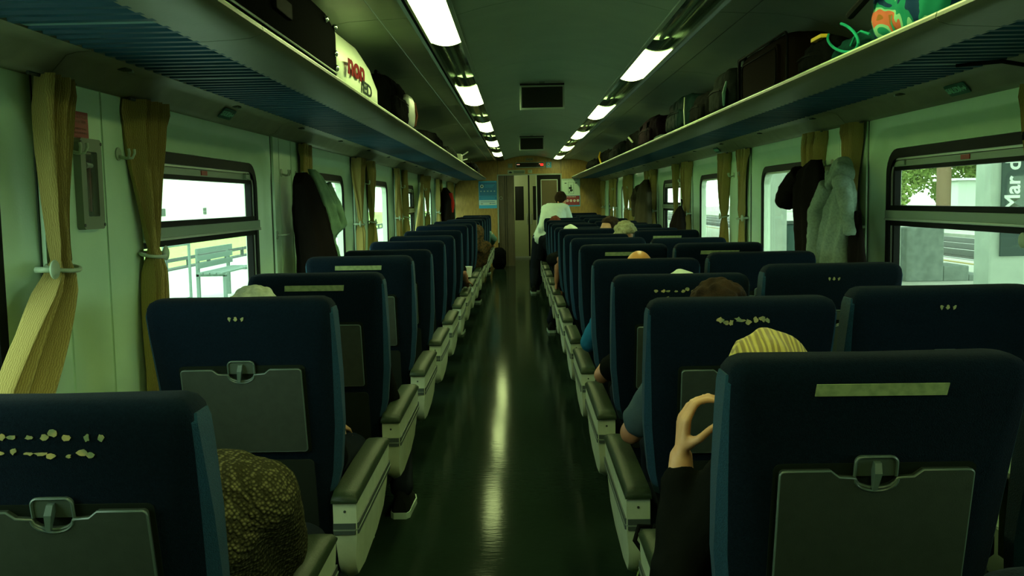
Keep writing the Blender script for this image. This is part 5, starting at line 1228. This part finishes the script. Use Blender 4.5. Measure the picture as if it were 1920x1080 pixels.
garment('grey-green garment draped over a dark coat by the second left window', -1, 5.27, pale_gr,
        [(0.02, 0.0, 0.03, 0.10, 0.02), (-0.02, 0.02, 0.07, 0.12, 0.03), (-0.10, 0.06, 0.09, 0.14, 0.04), (-0.22, 0.11, 0.11, 0.17, 0.045), (-0.30, 0.14, 0.11, 0.18, 0.045), (-0.37, 0.10, 0.09, 0.15, 0.035), (-0.48, 0.13, 0.10, 0.17, 0.035), (-0.62, 0.17, 0.10, 0.19, 0.04), (-0.70, 0.18, 0.09, 0.20, 0.035)],
        (([(0.15, 0.10, -0.06), (0.19, 0.16, -0.18), (0.21, 0.19, -0.28), (0.17, 0.12, -0.34)], [0.035, 0.04, 0.045, 0.03]),), name='draped_garment', cat='garment', noise=0.014)
garment('black coat hanging on the left wall under the grey-green garment', -1, 5.20, darkb,
        [(0.0, 0.0, 0.03, 0.06, 0.03), (-0.06, 0.02, 0.09, 0.07, 0.06), (-0.20, 0.03, 0.12, 0.09, 0.08), (-0.45, 0.05, 0.14, 0.12, 0.10), (-0.72, 0.06, 0.15, 0.13, 0.11)], name='black_coat', cat='coat')
garment('brown-olive coat hanging on the fourth pillar of the right wall', 1, 12.1, olive_c,
        [(0.06, 0.0, 0.05, 0.05, 0.03), (0.0, 0.0, 0.16, 0.07, 0.06), (-0.10, 0.0, 0.36, 0.08, 0.07), (-0.35, 0.02, 0.42, 0.09, 0.08), (-0.60, 0.02, 0.46, 0.10, 0.09)],
        (([(0.10, 0.25, -0.05), (0.13, 0.45, -0.16), (0.12, 0.50, -0.4)], [0.07, 0.07, 0.06]),), name='olive_coat', cat='coat')
garment('pointed dark bag hanging from a tie-back peg on the third right pillar', 1, 9.50, darkb,
        [(0.04, 0.0, 0.02, 0.06, 0.015), (-0.02, 0.02, 0.10, 0.07, 0.04), (-0.14, 0.05, 0.24, 0.08, 0.06), (-0.26, 0.08, 0.30, 0.08, 0.06)], name='hanging_bag', cat='bag', hz=1.33, bodyname='pouch',
        extra=lambda t, sx: G().tube([(sx*0.05, 0.0, 0.02), (sx*0.05, -0.02, 0.08), (sx*0.05, 0.02, 0.10)], 0.008, 6).build('loop', strap_m, t, True))
def redx(t, sx):
    G().tube([(sx*0.13, -0.10, -0.04), (sx*0.155, -0.10, -0.2), (sx*0.15, -0.10, -0.34)], [0.05, 0.06, 0.04], 8).build('lining', mat('bright_red_lining', (0.45, 0.03, 0.02), 0.8), t, True, label='bright red lining')
garment('black jacket with a strip of red lining on the far left wall', -1, 15.3, darkb,
        [(0.05, 0.0, 0.06, 0.06, 0.03), (-0.03, 0.0, 0.2, 0.08, 0.07), (-0.15, 0.04, 0.4, 0.10, 0.09), (-0.42, 0.05, 0.45, 0.10, 0.09), (-0.60, 0.05, 0.42, 0.09, 0.08)], name='black_red_jacket', extra=redx)

# ================================================================== SMALL THINGS
tb = thing('tote_bag', 'green fabric bag with black straps hanging by the second right console', 'bag', (0.165, 2.60, 0.13))
g = G(); rings = []
for z, w, d in ((0.0, 0.05, 0.05), (0.02, 0.075, 0.075), (0.14, 0.08, 0.08), (0.24, 0.07, 0.06), (0.32, 0.055, 0.035), (0.355, 0.045, 0.02)):
    rings.append([(w*math.cos(q)*(1 + 0.1*math.sin(5*q + z*10)), d*math.sin(q), z) for q in [2*PI*k/24 for k in range(24)]])
g.loft(rings); remesh(g, 'body', mat('yellow_green_fabric', (0.20, 0.28, 0.07), 0.7, (0.14, 0.20, 0.06), 9, 0.3, 60), tb, 0.008, 1, 0.02, 0.05)
for dx in (-0.025, 0.02):
    G().tube([(dx - 0.02, -0.02, 0.34), (dx - 0.045, -0.01, 0.375), (dx - 0.03, 0.02, 0.405), (dx + 0.02, 0.03, 0.40), (dx + 0.03, 0.0, 0.35)], 0.007, 8).build('strap', strap_m, tb, True)
G().tube([(-0.05, -0.03, 0.30), (-0.085, -0.04, 0.22), (-0.095, -0.03, 0.10)], 0.007, 8).build('strap', strap_m, tb, True)
fbg = thing('floor_bag', 'black bag on the floor beside the last left seat', 'bag', (-0.62, 18.85, FZ))
remesh(G().ell((0, 0, 0.20), (0.14, 0.28, 0.21), n=24, m=14, fn=lambda d: sq(d, 3)), 'body', bag_black, fbg, 0.014, 2, 0.03, 0.08)
G().tube([(0, -0.1, 0.38), (0, -0.08, 0.50), (0, 0.08, 0.50), (0, 0.1, 0.38)], 0.01, 8).build('handle', strap_m, fbg, True)
cup = thing('paper_cup', 'small white cup held at the eighth left seat by the aisle', 'cup', (-0.70, 9.07, 0.735))
G().tube([(0, 0, 0), (0, 0, 0.09)], [0.026, 0.036], 16).build('body', sign_w, cup, True, 50); G().tube([(0, 0, 0.09), (0, 0, 0.10)], 0.038, 16).build('lid', sign_w, cup, True, 50)
